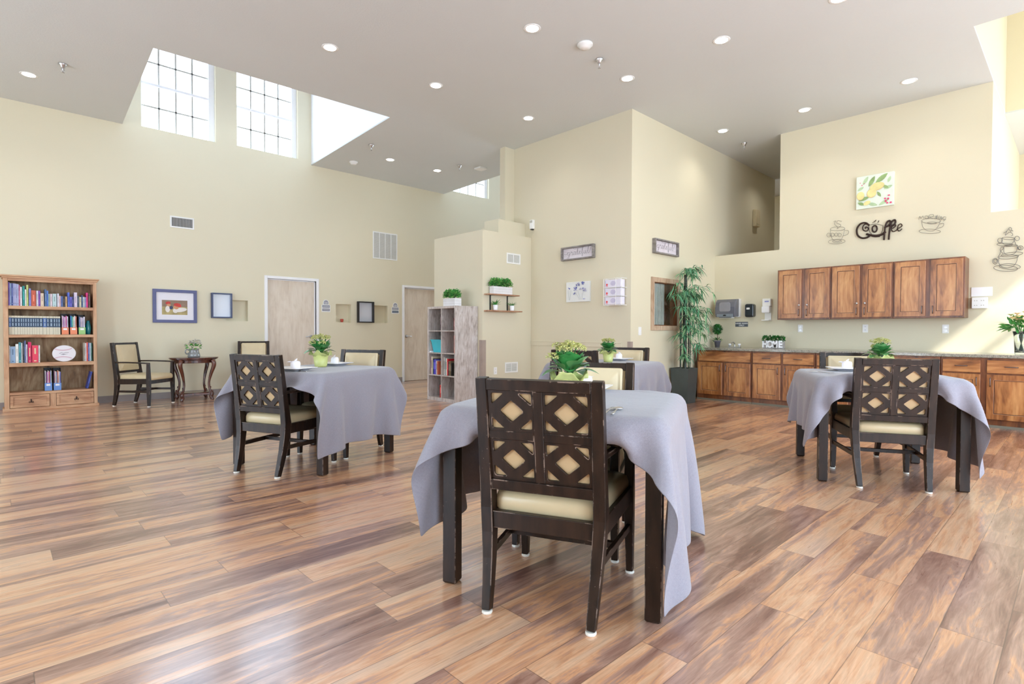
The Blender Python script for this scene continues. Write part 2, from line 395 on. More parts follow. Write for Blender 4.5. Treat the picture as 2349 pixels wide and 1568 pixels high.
M_alderP = wood('knotty_alder_panel', srgb(120, 70, 34), srgb(178, 120, 68), srgb(206, 154, 98), 'Z', .9, 0.38, 0.45, 0.2)
M_recessShade = plain('painted_recess_shadow', srgb(58, 30, 16), .5)  # recess shadow around the door panel, painted as a dark ring
M_rearShade = plain('shaded_cream_rear', srgb(192, 166, 126), 0.5, vary=.03)  # cream of the back cushion with its rear shade put into the colour
M_glass2 = glass('picture_glass', .015)

M_leafB2 = plain('boxwood_leaf_light', srgb(126, 184, 96), 0.5, vary=0.25)
M_leafD2 = plain('dark_green_leaf_mid', srgb(66, 140, 62), 0.45, vary=0.3)
M_bamb2 = plain('bamboo_leaf_light', srgb(140, 182, 132), 0.45, vary=0.25)
# ------------------------------------------------------------------ the room shell
cy = SC.cycles
cy.use_denoising = True; cy.max_bounces = 10; cy.diffuse_bounces = 6; cy.glossy_bounces = 4; cy.sample_clamp_indirect = 6.0; cy.caustics_reflective = False; cy.caustics_refractive = False
XMIN, YMIN, XMAX, ZTOP = -4.2, -3.0, 13.2, 6.4
BW = (7.5, 9.7, .6, 3.2)  # unseen window opening added in the end wall to brighten the far passage
b = MB(); b.box(XMIN-.2, XMAX+.2, YMIN-.2, Y0+.4, -0.12, 0.0); struct(b.build('floor', M_floor))
W1 = [(1.46, Y0), (1.327, 7.232), (4.272, 7.118), (4.414, Y0)]
W2 = [(7.527, Y0), (7.40, 7.05), (11.6, 7.05), (11.6, Y0)]
W3 = [(7.352, 0.835), (7.343, YMIN), (10.594, YMIN), (10.594, 0.835)]
b = MB(); e = 0.0005
inset = lambda q: [(x, (Y0+.03 if y >= Y0-.001 else y) if y > 5 else (YMIN-.03 if y <= YMIN+.001 else y)) for x, y in q]
b.plate([(XMIN, YMIN-.08), (XMAX, YMIN-.08), (XMAX, Y0+.08), (XMIN, Y0+.08)], [inset(q) for q in (W1, W2, W3)], HC, HC+.02); struct(b.build('ceiling', M_ceil))
def well(name, q, mat, skip=()):
    b = MB(); t = 0.08; n = len(q); c = Vector((sum(p[0] for p in q)/n, sum(p[1] for p in q)/n))
    for i in range(n):
        if i in skip: continue
        a = Vector(q[i]); d = Vector(q[(i+1) % n]); nr = Vector(((d-a).y, -(d-a).x)).normalized()
        if (a-c).dot(nr) < 0: nr = -nr
        b.prism([tuple(a), tuple(d), tuple(d+nr*t), tuple(a+nr*t)], HC+.02, ZTOP)
    b.box(min(p[0] for p in q)-.1, max(p[0] for p in q)+.1, min(p[1] for p in q)-.1, max(p[1] for p in q)+.1, ZTOP, ZTOP+.1)
    return struct(b.build(name, mat))
well('trim_1', W1, M_well, skip=(3,)); well('trim_2', W2, M_well, skip=(3,)); well('trim_3', W3, M_wall, skip=(1,))
def rect(x0, x1, z0, z1): return [(x0, z0), (x1, z0), (x1, z1), (x0, z1)]
NI = [rect(2.90, 3.26, 1.265, 1.625), rect(4.90, 5.22, 1.27, 1.627), rect(5.66, 6.057, 1.265, 1.631)]
WINS = [(1.70, 2.76, 4.285, 5.75), (3.095, 4.16, 4.312, 5.75), (7.80, 8.90, 4.366, 5.75), (9.3, 10.4, 4.366, 5.75)]  # last window is unseen, added to bring more daylight into the far well
DOORS = [(3.59, 4.50, 2.045), (6.465, 7.38, 2.045)]
b = MB(M_left(0, 0))
outer = [(XMIN, 0)]
for x0, x1, zt in DOORS: outer += [(x0, 0), (x0, zt), (x1, zt), (x1, 0)]
outer += [(XMAX, 0), (XMAX, ZTOP), (XMIN, ZTOP)]
b.plate(outer, NI+[rect(*w) for w in WINS], -0.14, 0.0)
for n_ in NI:      # niche linings
    x0, x1 = n_[0][0], n_[1][0]; z0, z1 = n_[0][1], n_[2][1]
    b.box(x0-.02, x1+.02, z0-.02, z1+.02, -0.15, -0.11)
for x0, x1, zt in DOORS: b.box(x0, x1, 0, zt, -.16, -.139)  # unseen backing added behind the doors to stop light leaking under them
struct(b.build('wall_left', M_wall))
def dh_window(name, x0, x1, z0, z1, M, cols=4, rows=4, rail=True):
    w = x1-x0; h = z1-z0; b = MB(M); f = 0.05
    b.plate(rect(x0, x1, z0, z1), [rect(x0+.02, x1-.09, z0+.012, z1-f)], -0.12, -0.06)
    X0, X1, Z0, Z1 = x0+.02, x1-.09, z0+.012, z1-f
    o = struct(b.build(name, M_white)); zm = Z0+(Z1-Z0)*0.5
    b = MB(M); b.box(X0, X1, zm-.02, zm+.02, -.115, -.07); b.build('meeting_rail', M_white, o)
    b = MB(M)
    for i in range(1, cols): x = X0+(X1-X0)*i/cols; b.box(x-.012, x+.012, Z0, Z1, -.10, -.088)
    for i in range(1, rows):
        if i*2 == rows: continue
        z = Z0+(Z1-Z0)*i/rows; b.box(X0, X1, z-.012, z+.012, -.10, -.088)
    b.build('muntin', M_grille, o)
    b = MB(M); b.box(X0, X1, Z0, Z1, -.108, -.104); b.build('pane', M_glass, o)
    return o
for i, w in enumerate(WINS): dh_window('window_%d' % (i+1), *w, M_left(0, 0))
def door(name, x0, x1, zt, hx, mir):
    b = MB(M_left(0, 0)); b.box(x0+.003, x1-.003, .006, zt-.003, -0.10, -0.055); d = struct(b.build(name, M_maple, bevel=.002))
    b = MB(M_left(0, 0)); c = .05
    b.box(x0-c, x0, 0, zt+c, -0.14, .018); b.box(x1, x1+c, 0, zt+c, -0.14, .018); b.box(x0, x1, zt, zt+c, -0.14, .018)
    b.box(x0, x0+.02, 0, zt, -.055, -.03); b.box(x1-.02, x1, 0, zt, -.055, -.03); b.box(x0, x1, zt-.02, zt, -.055, -.03)
    b.build('door_frame', M_white, d, bevel=.003)
    b = MB(M_left(hx, .985)); b.lathe([(0.032, -.056), (0.032, -.045), (.014, -.04), (.013, -.01), (0, -.008)], 20); b.path([(0, 0, -.015), (-.06*mir, .004, -.012), (-.115*mir, -.004, -.02)], [.02, .018, .014], [.014, .012, .01], side=(0, 1, 0))
    b.build('door_handle', M_chrome, d, smooth=True)
    return d
door('door_1', *DOORS[0], 4.42, 1); door('door_2', *DOORS[1], 6.56, -1)
# baseboard along the left wall
b = MB(M_left(0, 0)); segs = [(XMIN, DOORS[0][0]-.05), (DOORS[0][1]+.05, DOORS[1][0]-.05), (DOORS[1][1]+.05, XMAX)]
for a, c in segs: b.box(a, c, 0, .10, 0, .008)
struct(b.build('baseboard_left', M_base))
# far wall pieces, full height column and the closet block
b = MB(); b.box(XC, XC+.12, YC, 6.87, 0, HC); b.box(XC-.215, XC+.12, 6.87, 7.0, 0, HC); struct(b.build('wall_center', M_wing))
b = MB(Matrix(((1,0,0,0),(0,0,-1,YC),(0,1,0,0),(0,0,0,1)))); WN = (7.165, 7.86, 1.19, 1.845)
b.plate(rect(XC+.12, 11.74, 0, HC), [rect(*WN)], -0.12, 0.0); b.box(XC+.0005, XC+.12, 0, HC, -.0005, 0.0004); struct(b.build('wall_center_right', M_wall))
b = MB(); b.box(XW, XC-.001, YW, 7.724, 0, 2.672); b.box(5.964, XC-.001, 6.60, 6.944, 2.672, 2.925); struct(b.build('wall_closet', M_wing))
b = MB(M_right(0, 0))   # x' = -y
b.plate([(-YC+.001, 0), (-YC+.001, 2.415), (-3.385, 2.415), (-3.385, HC), (-.838, HC), (-.838, 2.612), (-YMIN, 2.612), (-YMIN, 0)], [], -0.14, 0.0)
struct(b.build('wall_right', M_wall))
b = MB(); b.box(XR+.14, XMAX, .84, .96, 0, HC); b.box(7.36, XR+.14, .836, .9, HC+.02, ZTOP); struct(b.build('wall_back_return', M_wall))
b = MB(Matrix(((0,0,1,XMAX),(1,0,0,0),(0,1,0,0),(0,0,0,1)))); b.plate(rect(YMIN, Y0, 0, HC), [rect(*BW)], 0, .1); b.M = None; b.box(10.60, 10.72, YMIN, .835, HC+.02, ZTOP); struct(b.build('wall_back', M_wall))
b = MB(); b.box(XC-.010, XC, YC+.15, 6.44, .865, .935); b.box(XC-.014, XC, YC+.15, 6.44, .925, .94); struct(b.build('trim_4', M_wing, bevel=.003))
b = MB(); b.box(XC-.006, XC, YC, YC+.05, 0, .955); b.box(XC-.006, XC+.05, YC-.006, YC, 0, .955); struct(b.build('trim_5', M_guard))
b = MB(); b.box(XW-.006, XW, YW, YW+.07, 0, .96); b.box(XW-.006, XW+.07, YW-.006, YW, 0, .96); struct(b.build('trim_6', M_guard))
b = MB(); b.box(XW, XC, YW-.008, YW, 0, .1); b.box(XC-.008, XC, YC, YW, 0, .1); b.box(XW-.008, XW, YW, 7.72, 0, .1); b.box(XC, XR-.8, YC-.008, YC, 0, .1); struct(b.build('baseboard_center', M_base))
BW_ = None
# south and west walls behind the photographer, with the windows that light the room, some added only for their light
SW = [(-.9, 1.4, .25, 3.2), (2.1, 4.4, .25, 3.4), (4.9, 7.3, .25, 3.4), (9.6, 12.4, .5, 3.4)]  # last is an unseen window added to brighten the space past the right wall
SH = [(7.75, 8.85, 4.40, 5.62), (9.05, 10.4, 4.40, 5.62)]
Ms = Matrix(((1,0,0,0),(0,0,-1,YMIN),(0,1,0,0),(0,0,0,1)))
b = MB(Ms); b.plate(rect(XMIN, XMAX, 0, ZTOP), [rect(*w) for w in SW+SH], 0, 0.12); struct(b.build('wall_south', M_wall))
for i, w in enumerate(SW): 
    b = MB(Ms); b.plate(rect(*w), [rect(w[0]+.06, (w[0]+w[1])/2-.03, w[2]+.06, w[3]-.06), rect((w[0]+w[1])/2+.03, w[1]-.06, w[2]+.06, w[3]-.06)], .03, .09)
    struct(b.build('window_%d' % (5+i), M_white))
for i, w in enumerate(SH):
    b = MB(Ms); zm = (w[2]+w[3])/2; b.plate(rect(*w), [rect(w[0]+.05, w[1]-.05, w[2]+.04, zm-.02), rect(w[0]+.05, w[1]-.05, zm+.02, w[3]-.04)], .03, .09)
    struct(b.build('window_%d' % (11+i), M_white))
b = MB(Matrix(((0,0,1,XMIN),(1,0,0,0),(0,1,0,0),(0,0,0,1))))
WW = [(1.6, 4.2, .25, 3.1), (6.2, 8.0, .25, 3.1)]  # unseen openings, put in and sized for daylight from the west
b.plate(rect(YMIN, Y0+.14, 0, ZTOP), [rect(*w) for w in WW], -0.12, 0); struct(b.build('wall_west', M_wall))
def portal(name, c, sx, sy, rot):
    l = bpy.data.lights.new(name, 'AREA'); l.shape = 'RECTANGLE'; l.size = sx; l.size_y = sy; l.cycles.is_portal = True
    o = bpy.data.objects.new(name, l); COL.objects.link(o); o.location = c; o.rotation_euler = rot; return o
for w in SW+SH: portal('daylight_portal', ((w[0]+w[1])/2, YMIN-.02, (w[2]+w[3])/2), w[1]-w[0], w[3]-w[2], (R(90), 0, 0))
for w in WW: portal('daylight_portal', (XMIN-.02, (w[0]+w[1])/2, (w[2]+w[3])/2), w[1]-w[0], w[3]-w[2], (R(90), 0, R(-90)))
for w in WINS: portal('daylight_portal', ((w[0]+w[1])/2, Y0+.02, (w[2]+w[3])/2), w[1]-w[0], w[3]-w[2], (R(-90), 0, 0))
# ceiling fixtures
M_lens = emis('downlight_lens', (1.0, 0.96, 0.88, 1), 14.0)
def downlight(i, px, py, where):
    p = onz(px, py, HC); t = thing('recessed_downlight', 'round lit white recessed downlight %s' % where, 'ceiling light', (p.x, p.y, HC), 0, 'recessed ceiling downlights')
    b = MB(); b.lathe([(.060, -.002), (.085, -.006), (.092, -.001)], 28); b.build('trim_ring', M_plast, t, smooth=True)
    b = MB(); b.lathe([(.0, -.004), (.066, -.004)], 28); b.build('lens', M_lens, t)
    l = bpy.data.lights.new('downlight_lamp', 'SPOT'); l.energy = 11; l.spot_size = R(130); l.spot_blend = 0.8; l.shadow_soft_size = .06; l.color = (1.0, .96, .90)
    o = bpy.data.objects.new('downlight_lamp', l); COL.objects.link(o); o.location = (0, 0, -.03); o.parent = t
LIGHTS = [(66,171,'at the far left above the bookcase'), (757,109,'right of the two high windows'), (1221,65,'at the top middle, nearest the smoke detector'), (1655,92,'at the top, right of the smoke detector'),
 (2085,186,'at the far right above the coffee wall'), (1000,196,'between the light well corner and the middle of the ceiling'), (1439,180,'just above the tall corner of the tan wall'), (1212,271,'just left of the tan wall corner'),
 (1658,300,'beside the corner wall, near a sprinkler'), (1845,252,'in front of the full height cabinet wall'), (895,366,'left one of the far pair beyond the light well'), (1003,391,'right one of the far pair beyond the light well'), (1925,-4,'cut by the top edge of the picture')]
for i, a in enumerate(LIGHTS): downlight(i, *a)
for x, y, w in ((10.7, 3.85, 'behind the cabinet wall, washing the corner wall'), (10.9, 2.2, 'added unseen as fill in the back room'), (9.0, 6.2, 'added unseen to brighten the passage behind the corner block'), (12.2, 2.6, 'added unseen as fill deep in the back room')):  # last three are unseen fill lamps, added to brighten back room and passage
    q = Vector((x, y, HC))-Vector((0, 0, EYE)); dz = q.dot(_f); downlight(99, CPX+FPX*q.dot(CR)/dz, CPY-FPX*q.dot(CU)/dz, w)
def sprinkler(px, py, where):
    p = onz(px, py, HC); t = thing('fire_sprinkler', 'small chrome pendent fire sprinkler %s' % where, 'sprinkler', (p.x, p.y, HC), 0, 'ceiling sprinklers')
    b = MB(); b.lathe([(.045, 0), (.045, -.008), (.03, -.02), (.024, -.045), (.014, -.05)], 20); b.build('escutcheon', M_chrome, t, smooth=True)
    b = MB(); b.lathe([(.011, -.045), (.011, -.07), (.005, -.072), (.004, -.098), (.017, -.10), (.017, -.103), (0, -.104)], 12); b.tube([(.011,0,-.06), (.016,0,-.075), (.004,0,-.095)], .002, 5); b.tube([(-.011,0,-.06), (-.016,0,-.075), (-.004,0,-.095)], .002, 5); b.build('sprinkler_head', M_chrome, t, smooth=True)
for a in ((144,147,'at the far left of the ceiling'), (1375,136,'below the smoke detector at the top middle'), (852,332,'beside the bright light well wall'), (1054,379,'beside the far ceiling speaker plate'), (1707,328,'near the far corner wall')): sprinkler(*a)
def detector(px, py, r, where, sq=False):
    p = onz(px, py, HC)
    b = MB()
    if sq: b.box(-.09, .09, -.09, .09, -.03, 0)
    else: b.lathe([(r, 0), (r, -.018), (r*.78, -.022), (r*.7, -.045), (r*.25, -.052), (0, -.052)], 28)
    o = b.build('smoke_detector' if not sq else 'ceiling_speaker', M_plast, loc=(p.x, p.y, HC), smooth=not sq, bevel=.004 if sq else 0); tag(o, where, 'smoke detector' if not sq else 'ceiling device')
detector(1342, 101, .085, 'round white smoke detector on the ceiling at the top middle'); detector(811, 371, .075, 'round white smoke detector below the bright light well'); detector(1103, 385, .09, 'square white ceiling device above the far small window', True)
# ------------------------------------------------------------------ dining chairs (local: faces +y, floor at z 0)
def lattice_holes(x0, x1, z0, z1):
    # one cell: a middle diamond and four corner triangles between crossing bars
    cx, cz = (x0+x1)/2, (z0+z1)/2; hx, hz = (x1-x0)/2, (z1-z0)/2; H = []
    dx, dz = hx*.58, hz*.58; H.append(roundpoly([(cx-dx, cz), (cx, cz-dz), (cx+dx, cz), (cx, cz+dz)], .008)); m = .004; k = .66
    for sx in (-1, 1):
        for sz in (-1, 1): H.append(roundpoly([(cx+sx*(hx-m), cz+sz*(hz-m)), (cx+sx*hx*(1-k), cz+sz*(hz-m)), (cx+sx*(hx-m), cz+sz*hz*(1-k))], .009))
    return H
def back_y(z):      # rear post centre line, y as a function of height
    return -.262 + .060*math.sin(min(1, z/.40)*PI/2) if z < .40 else -.202 - (z-.40)*.125
def make_chair(name='dining_armchair', label=None, solid_back=False, top=.915):
    t = thing(name, label, 'chair'); W = .226
    zs = [0.012, .10, .20, .30, .40, .50, .65, .80, top]
    for s in (-1, 1):
        b = MB(); b.path([(s*(.205+.021*min(1, z/.40)), back_y(z), z) for z in zs], [.034, .038, .042, .046, .048, .048, .047, .046, .044], [.034, .040, .046, .052, .056, .046, .040, .036, .034])
        lg = b.build('rear_leg', M_espr, t, bevel=.003)
        b = MB(); b.lathe([(0.019, 0), (.021, .004), (.019, .012)], 14, (s*.205, back_y(0), 0)); b.build('glide', M_glide, lg)
        b = MB(); b.path([(s*.252, .245, .012), (s*.250, .243, .20), (s*.248, .24, .36), (s*.25, .238, .62)], [.030, .038, .044, .034], [.032, .040, .046, .032]); lg = b.build('front_leg', M_espr, t, bevel=.003)
        b = MB(); b.lathe([(0.018, 0), (.020, .004), (.018, .012)], 14, (s*.252, .245, 0)); b.build('glide', M_glide, lg)
        b = MB(); b.path(spline([(s*.236, back_y(.633)+.01, .633), (s*.25, -.05, .634), (s*.264, .12, .630), (s*.262, .262, .624)], 5), [.026]*8+[.034]*8, .020); b.build('armrest', M_espr, t, bevel=.004)
        b = MB(); b.beam((s*.222, -.19, .355), (s*.25, .225, .365), .026, .075); b.build('side_rail', M_espr, t, bevel=.003)
        b = MB(); b.beam((s*.212, back_y(.2), .215), (s*.25, .235, .215), .018, .030); b.build('side_stretcher', M_espr, t, bevel=.002)
    b = MB(); b.box(-.205, .205, -.222, -.196, .318, .385); b.build('rear_rail', M_espr, t, bevel=.003)
    b = MB(); b.box(-.228, .228, .225, .250, .325, .40); b.build('front_rail', M_espr, t, bevel=.003)
    b = MB(); b.box(-.224, .224, .005, .027, .203, .229); b.build('cross_stretcher', M_espr, t, bevel=.002)
    # seat cushion
    b = MB(); P = rrect(-.225, .225, -.195, .262, .04, 4); n = len(P); vs = []; fs = []
    for z, k in ((.378, .97), (.388, 1.0), (.425, 1.0), (.448, .965), (.460, .86), (.466, .55)):
        for p in P:
            q = 1.0+.10*(p[1]/.26)*.9*(1 if abs(p[0]) > .05 else 1); vs.append((p[0]*k*(1.02+.10*p[1]/.26), .033+(p[1]-.033)*k, z))
    for i in range(5):
        for j in range(n): fs.append((i*n+j, i*n+(j+1) % n, (i+1)*n+(j+1) % n, (i+1)*n+j))
    fs += [tuple(range(n-1, -1, -1)), tuple(5*n+j for j in range(n))]
    b.add(vs, fs); b.build('seat_cushion', M_creamB, t, smooth=True)
    # back panel, tilted with the posts
    z0, z1 = .475, top-.003; th = math.atan(.125)
    Mb = Matrix.Translation((0, back_y(z0), z0)) @ Matrix.Rotation(R(90)+th, 4, 'X')      # local: x right, y up the back, z to the rear(-y)
    Hh = (z1-z0)/math.cos(th); xi = .203
    if solid_back:
        b = MB(Mb); b.plate(rect(-xi, xi, 0, Hh), [rect(-xi+.028, xi-.028, .045, Hh-.055)], -.012, .014); b.build('back_frame', M_espr, t, bevel=.003)
    else:
        b = MB(Mb); lz0, lz1, cx, cz = .052, Hh-.050, .022, .022; m = (lz0+lz1)/2; H = []
        for xa, xb in ((-xi+.010, -cx), (cx, xi-.010)):
            for za, zb in ((lz0, m-cz), (m+cz, lz1)): H += lattice_holes(xa, xb, za, zb)
        b.plate(rect(-xi, xi, .0, Hh), H, .000, .011); b.build('lattice_back', M_espr, t, bevel=.0015, seg=1)
        b = MB(Mb); b.box(-xi, xi, 0, .042, -.012, .020); b.box(-xi, xi, Hh-.042, Hh, -.012, .020); b.box(-.019, .019, .042, Hh-.042, .002, .0145); b.box(-xi, -.019, m-.017, m+.017, .002, .0135); b.box(.019, xi, m-.017, m+.017, .002, .0135)
        b.build('back_frame', M_espr, t, bevel=.002, seg=1)
    b = MB(Mb); b.box(-xi+.004, xi-.004, .012, Hh-.012, -.0030, -.0008); b.build('rear_shade_panel', M_rearShade, t)  # thin panel added to paint the shade on the cushion's rear
    b = MB(Mb); x2 = xi-.016; P = rrect(-x2, x2, .030, Hh-.030, .012, 3); n = len(P); vs = []; fs = []; cyy = Hh/2
    for z, k in ((-.0032, 1.0), (-.020, 1.0), (-.028, .975), (-.030, .93), (-.027, .905), (-.034, .86), (-.040, .5)):
        for p in P: vs.append((p[0]*k, cyy+(p[1]-cyy)*k, z))
    for i in range(6):
        for j in range(n): fs.append((i*n+j, (i+1)*n+j, (i+1)*n+(j+1) % n, i*n+(j+1) % n))
    fs += [tuple(range(n)), tuple(6*n+n-1-j for j in range(n))]
    b.add(vs, fs); b.build('back_cushion', M_cream, t, smooth=True)
    for q in COL.objects:
        r_ = q.parent
        if q.type == 'MESH' and (r_ == t or (r_ is not None and r_.parent == t)):
            for vv in q.data.vertices: vv.co.y *= 1.11
    return t
def make_table(label, loc, rotz, size=.93, first=[None]):
    if first[0] is not None: return dup(first[0], loc, rotz, label)
    t = thing('dining_table', label, 'table', loc, rotz); h = size/2; first[0] = t
    b = MB(); g_ = h-.010; b.prism(rrect(-g_, g_, -g_, g_, .07, 6), .735, .758); b.build('tabletop', M_espr, t, bevel=.004)
    b = MB(); k = h-.04
    for s in (-1, 1): b.box(-k, k, s*k-.012, s*k+.012, .65, .735); b.box(s*k-.012, s*k+.012, -k, k, .65, .735)
    b.build('apron', M_espr, t)
    for sx in (-1, 1):
        for sy in (-1, 1):
            b = MB(); q = h-.036; b.path([(sx*q, sy*q, 0), (sx*q, sy*q, .008), (sx*q, sy*q, .70)], [.046, .062, .062], [.046, .062, .062]); b.build('leg', M_espr, t, bevel=.003)
    return t
# cloth: a small position based drape over the table top and the chair arms
def drape(over, size, boxes, walls, seed=1, h=.030, steps=200, top=.759):
    L, Rr, F, B = over; rng = np.random.RandomState(seed); s = size/2
    nx = int(round((L+Rr+size)/h))+1; ny = int(round((F+B+size)/h))+1
    xs = np.linspace(-s-L, s+Rr, nx); ys = np.linspace(-s-F, s+B, ny)
    X, Y = np.meshgrid(xs, ys, indexing='ij'); ex = np.maximum(np.abs(X)-s, 0); ey = np.maximum(np.abs(Y)-s, 0); ct, sn = .5, .86
    P = np.stack([np.clip(X, -s, s)+np.sign(X)*ex*ct, np.clip(Y, -s, s)+np.sign(Y)*ey*ct, top+.012-np.hypot(ex, ey)*sn], -1)
    hx = xs[1]-xs[0]; hy = ys[1]-ys[0]
    on = (np.abs(X) < s-.02) & (np.abs(Y) < s-.02); P[..., 2] += np.where(on, 0, rng.rand(nx, ny)*.002)
    pin = (np.abs(X) < s*.85) & (np.abs(Y) < s*.85)
    V = np.zeros_like(P); dt = 1/60.; g = np.array([0, 0, -9.8])
    cons = []
    for (dx, dy, st) in ((1,0,1.0), (0,1,1.0), (1,1,.45), (1,-1,.45), (2,0,.22), (0,2,.22), (4,0,.06), (0,4,.06)):
        rest = math.hypot(dx*hx, dy*hy); ax = dx if dx else 0
        for par in range(2):
            step = 2*max(dx, abs(dy)); k = max(dx, abs(dy))
            # colour by index along the main direction
            main = 0 if dx else 1
            I, J = np.meshgrid(np.arange(nx-dx), np.arange(ny), indexing='ij')
            ok = (J+dy >= 0) & (J+dy < ny); I = I[ok]; J = J[ok]
            idx = I if main == 0 else J; sel = ((idx//k) % 2) == par
            cons.append((I[sel]*ny+J[sel], (I[sel]+dx)*ny+J[sel]+dy, rest, st))
    N = nx*ny; P = P.reshape(N, 3); V = V.reshape(N, 3); pinf = pin.reshape(N); w = np.where(pinf, 0.0, 1.0); r = .013
    zt = top
    for it in range(steps):
        V += g*dt; V *= .965 if it < steps*.8 else .90
        Q = P+V*dt; Q[pinf] = P[pinf]
        for sub in range(14):
            for (a, c, rest, st) in cons:
                d = Q[c]-Q[a]; l = np.sqrt((d*d).sum(1))+1e-9; wa = w[a]; wc = w[c]; ws = wa+wc; ws[ws == 0] = 1
                # cloth resists stretch much more than squeeze
                corr = (d.T*(st*(l-rest)/l/ws*np.where(l < rest, .6, 1.0))).T
                Q[a] += (corr.T*wa).T; Q[c] -= (corr.T*wc).T
            if sub % 3 == 2 or sub == 13:
                for (x0, x1, y0, y1, z0, z1) in [(-s-.002, s+.002, -s-.002, s+.002, .64, zt)]+boxes+[(a_*(s-.036)-.034, a_*(s-.036)+.034, b_*(s-.036)-.034, b_*(s-.036)+.034, 0, .74) for a_ in (-1, 1) for b_ in (-1, 1)]:
                    ins = (Q[:, 0] > x0-r) & (Q[:, 0] < x1+r) & (Q[:, 1] > y0-r) & (Q[:, 1] < y1+r) & (Q[:, 2] > z0-r) & (Q[:, 2] < z1+r)
                    if not ins.any(): continue
                    q = Q[ins]; D = np.stack([q[:, 0]-(x0-r), (x1+r)-q[:, 0], q[:, 1]-(y0-r), (y1+r)-q[:, 1], (z1+r)-q[:, 2]], 1); k = D.argmin(1)
                    q[k == 0, 0] = x0-r; q[k == 1, 0] = x1+r; q[k == 2, 1] = y0-r; q[k == 3, 1] = y1+r; q[k == 4, 2] = z1+r; Q[ins] = q
                for (xa, xb, yl, sg) in walls:      # padded chair backs hold the cloth on the table side
                    m = (Q[:, 0] > xa) & (Q[:, 0] < xb) & (Q[:, 2] > .40); lim_ = yl+1.11*(.154+(Q[m, 2]-.4)*.125)-.006
                    Q[m, 1] = np.maximum(Q[m, 1], -lim_) if sg < 0 else np.minimum(Q[m, 1], lim_)
                Q[:, 2] = np.maximum(Q[:, 2], .012)
        V = (Q-P)/dt; sp = np.sqrt((V*V).sum(1)); lim = 3.0; V[sp > lim] *= (lim/sp[sp > lim])[:, None]; P = Q
    P = P.reshape(nx, ny, 3)
    return P, xs, ys
def tablecloth(label, loc, rotz, over, size=.94, boxes=(), walls=(), seed=1):
    P, xs, ys = drape(over, size+.004, list(boxes), walls, seed); nx, ny = P.shape[:2]
    vs = [tuple(p) for p in P.reshape(-1, 3)]
    fs = [(i*ny+j, (i+1)*ny+j, (i+1)*ny+j+1, i*ny+j+1) for i in range(nx-1) for j in range(ny-1)]
    b = MB(); b.add(vs, fs); o = b.build('tablecloth', M_cloth, smooth=True, loc=loc, rotz=rotz, solid=.0025, subsurf=1)
    o.modifiers.move(1, 0) if False else None
    uv = o.data.uv_layers.new(name='uv'); k = 0; d = np.empty(len(o.data.loops)*2, dtype=np.float32)
    li = np.empty(len(o.data.loops), dtype=np.int32); o.data.loops.foreach_get('vertex_index', li)
    d[0::2] = xs[li//ny]; d[1::2] = ys[li % ny]; uv.data.foreach_set('uv', d)
    return tag(o, label, 'tablecloth', 'grey tablecloths')
def cboxes(cy_, flip, cx=0.0):      # collision boxes of a chair whose origin sits at (cx, cy_) facing +y (or -y when flipped)
    f = -1 if flip else 1; out = []
    def bx(x0, x1, y0, y1, z0, z1):
        a, c = cy_+f*y0*1.11, cy_+f*y1*1.11; out.append((cx+x0, cx+x1, min(a, c), max(a, c), z0, z1))
    for s in (-1, 1):
        bx(s*.25-.046, s*.25+.046, -.24, .285, .12, .658); bx(s*.25-.028, s*.25+.028, .21, .27, 0, .64)
    bx(-.24, .24, -.20, .27, .32, .47)
    return out
# tables with their chairs; each rotz turns local +y along the direction the near chair faces
def place(px, py, z=0): p = onz(px, py, z); return Vector((p.x, p.y))
def uv_dir(a): return Vector((math.cos(a), math.sin(a))), Vector((math.sin(a), -math.cos(a)))
S = .94; CH = None
def set_table(key, centre, ang, over, near, far, labels, seed):
    global CH
    rz = ang-PI/2; c = Vector((centre[0], centre[1], 0)); u, v = uv_dir(ang)
    make_table(labels[0], c, rz)
    boxes = []; walls = []
    for (off, side, turn), flip, lab in ((near, False, labels[1]), (far, True, labels[2])):
        yy = -off if not flip else off
        p = c+Vector((u.x, u.y, 0))*yy+Vector((v.x, v.y, 0))*side
        if CH is None: CH = make_chair(label=lab); CH.location = p; CH.rotation_euler = (0, 0, rz+(PI if flip else 0)+turn); CH['group'] = 'dining armchairs at the tables'
        else: dup(CH, p, rz+(PI if flip else 0)+turn, lab)
        boxes += cboxes(yy, flip, side); walls.append((side-.28, side+.28, off, 1 if flip else -1))
    tablecloth(labels[3], c, rz, over, S, boxes, walls, seed)
    return c, u, v
def tab_from(pf, pr):     # centre and angle from the floor positions of the two near outer leg corners
    a, c = place(*pf), place(*pr); d = (a-c); ang = math.atan2(-d.y, -d.x)+PI/2
    return a, c, ang
a, c, ang = tab_from((1010, 1337), (1522, 1437)); m = (a+c)/2; u, v = uv_dir(ang); cF = m+u*.465; FT_A = ang
FT = set_table('front', cF, ang, (.47, .61, .16, .30), (.322, .025, 0), (.31, -.06, 0),
   ['dark wood square table nearest the camera, under the big hanging grey cloth', 'dark armchair with lattice back nearest the camera, back turned to it', 'dark armchair with cream padded back on far side of the nearest table', 'grey cloth on the nearest table, long corner hanging beside its right leg'], 3)
a, c, ang = tab_from((741, 1093), (906, 1035)); u0, v0 = uv_dir(ang)    # near leg and right leg: this edge runs along u
ang2 = math.atan2((c-a).y, (c-a).x); u, v = uv_dir(ang2); cL = a+u*.465-v*.465
LT = set_table('left', cL, ang2, (.48, .55, .14, .15), (.34, -.02, 0), (.33, .0, 0),
   ['dark wood square table on the left, in front of the first white framed door', 'dark armchair with lattice back at the left table, turned away', 'dark armchair with cream padded back behind the left table', 'grey cloth on the left table, hanging long and flat on its right side'], 5)
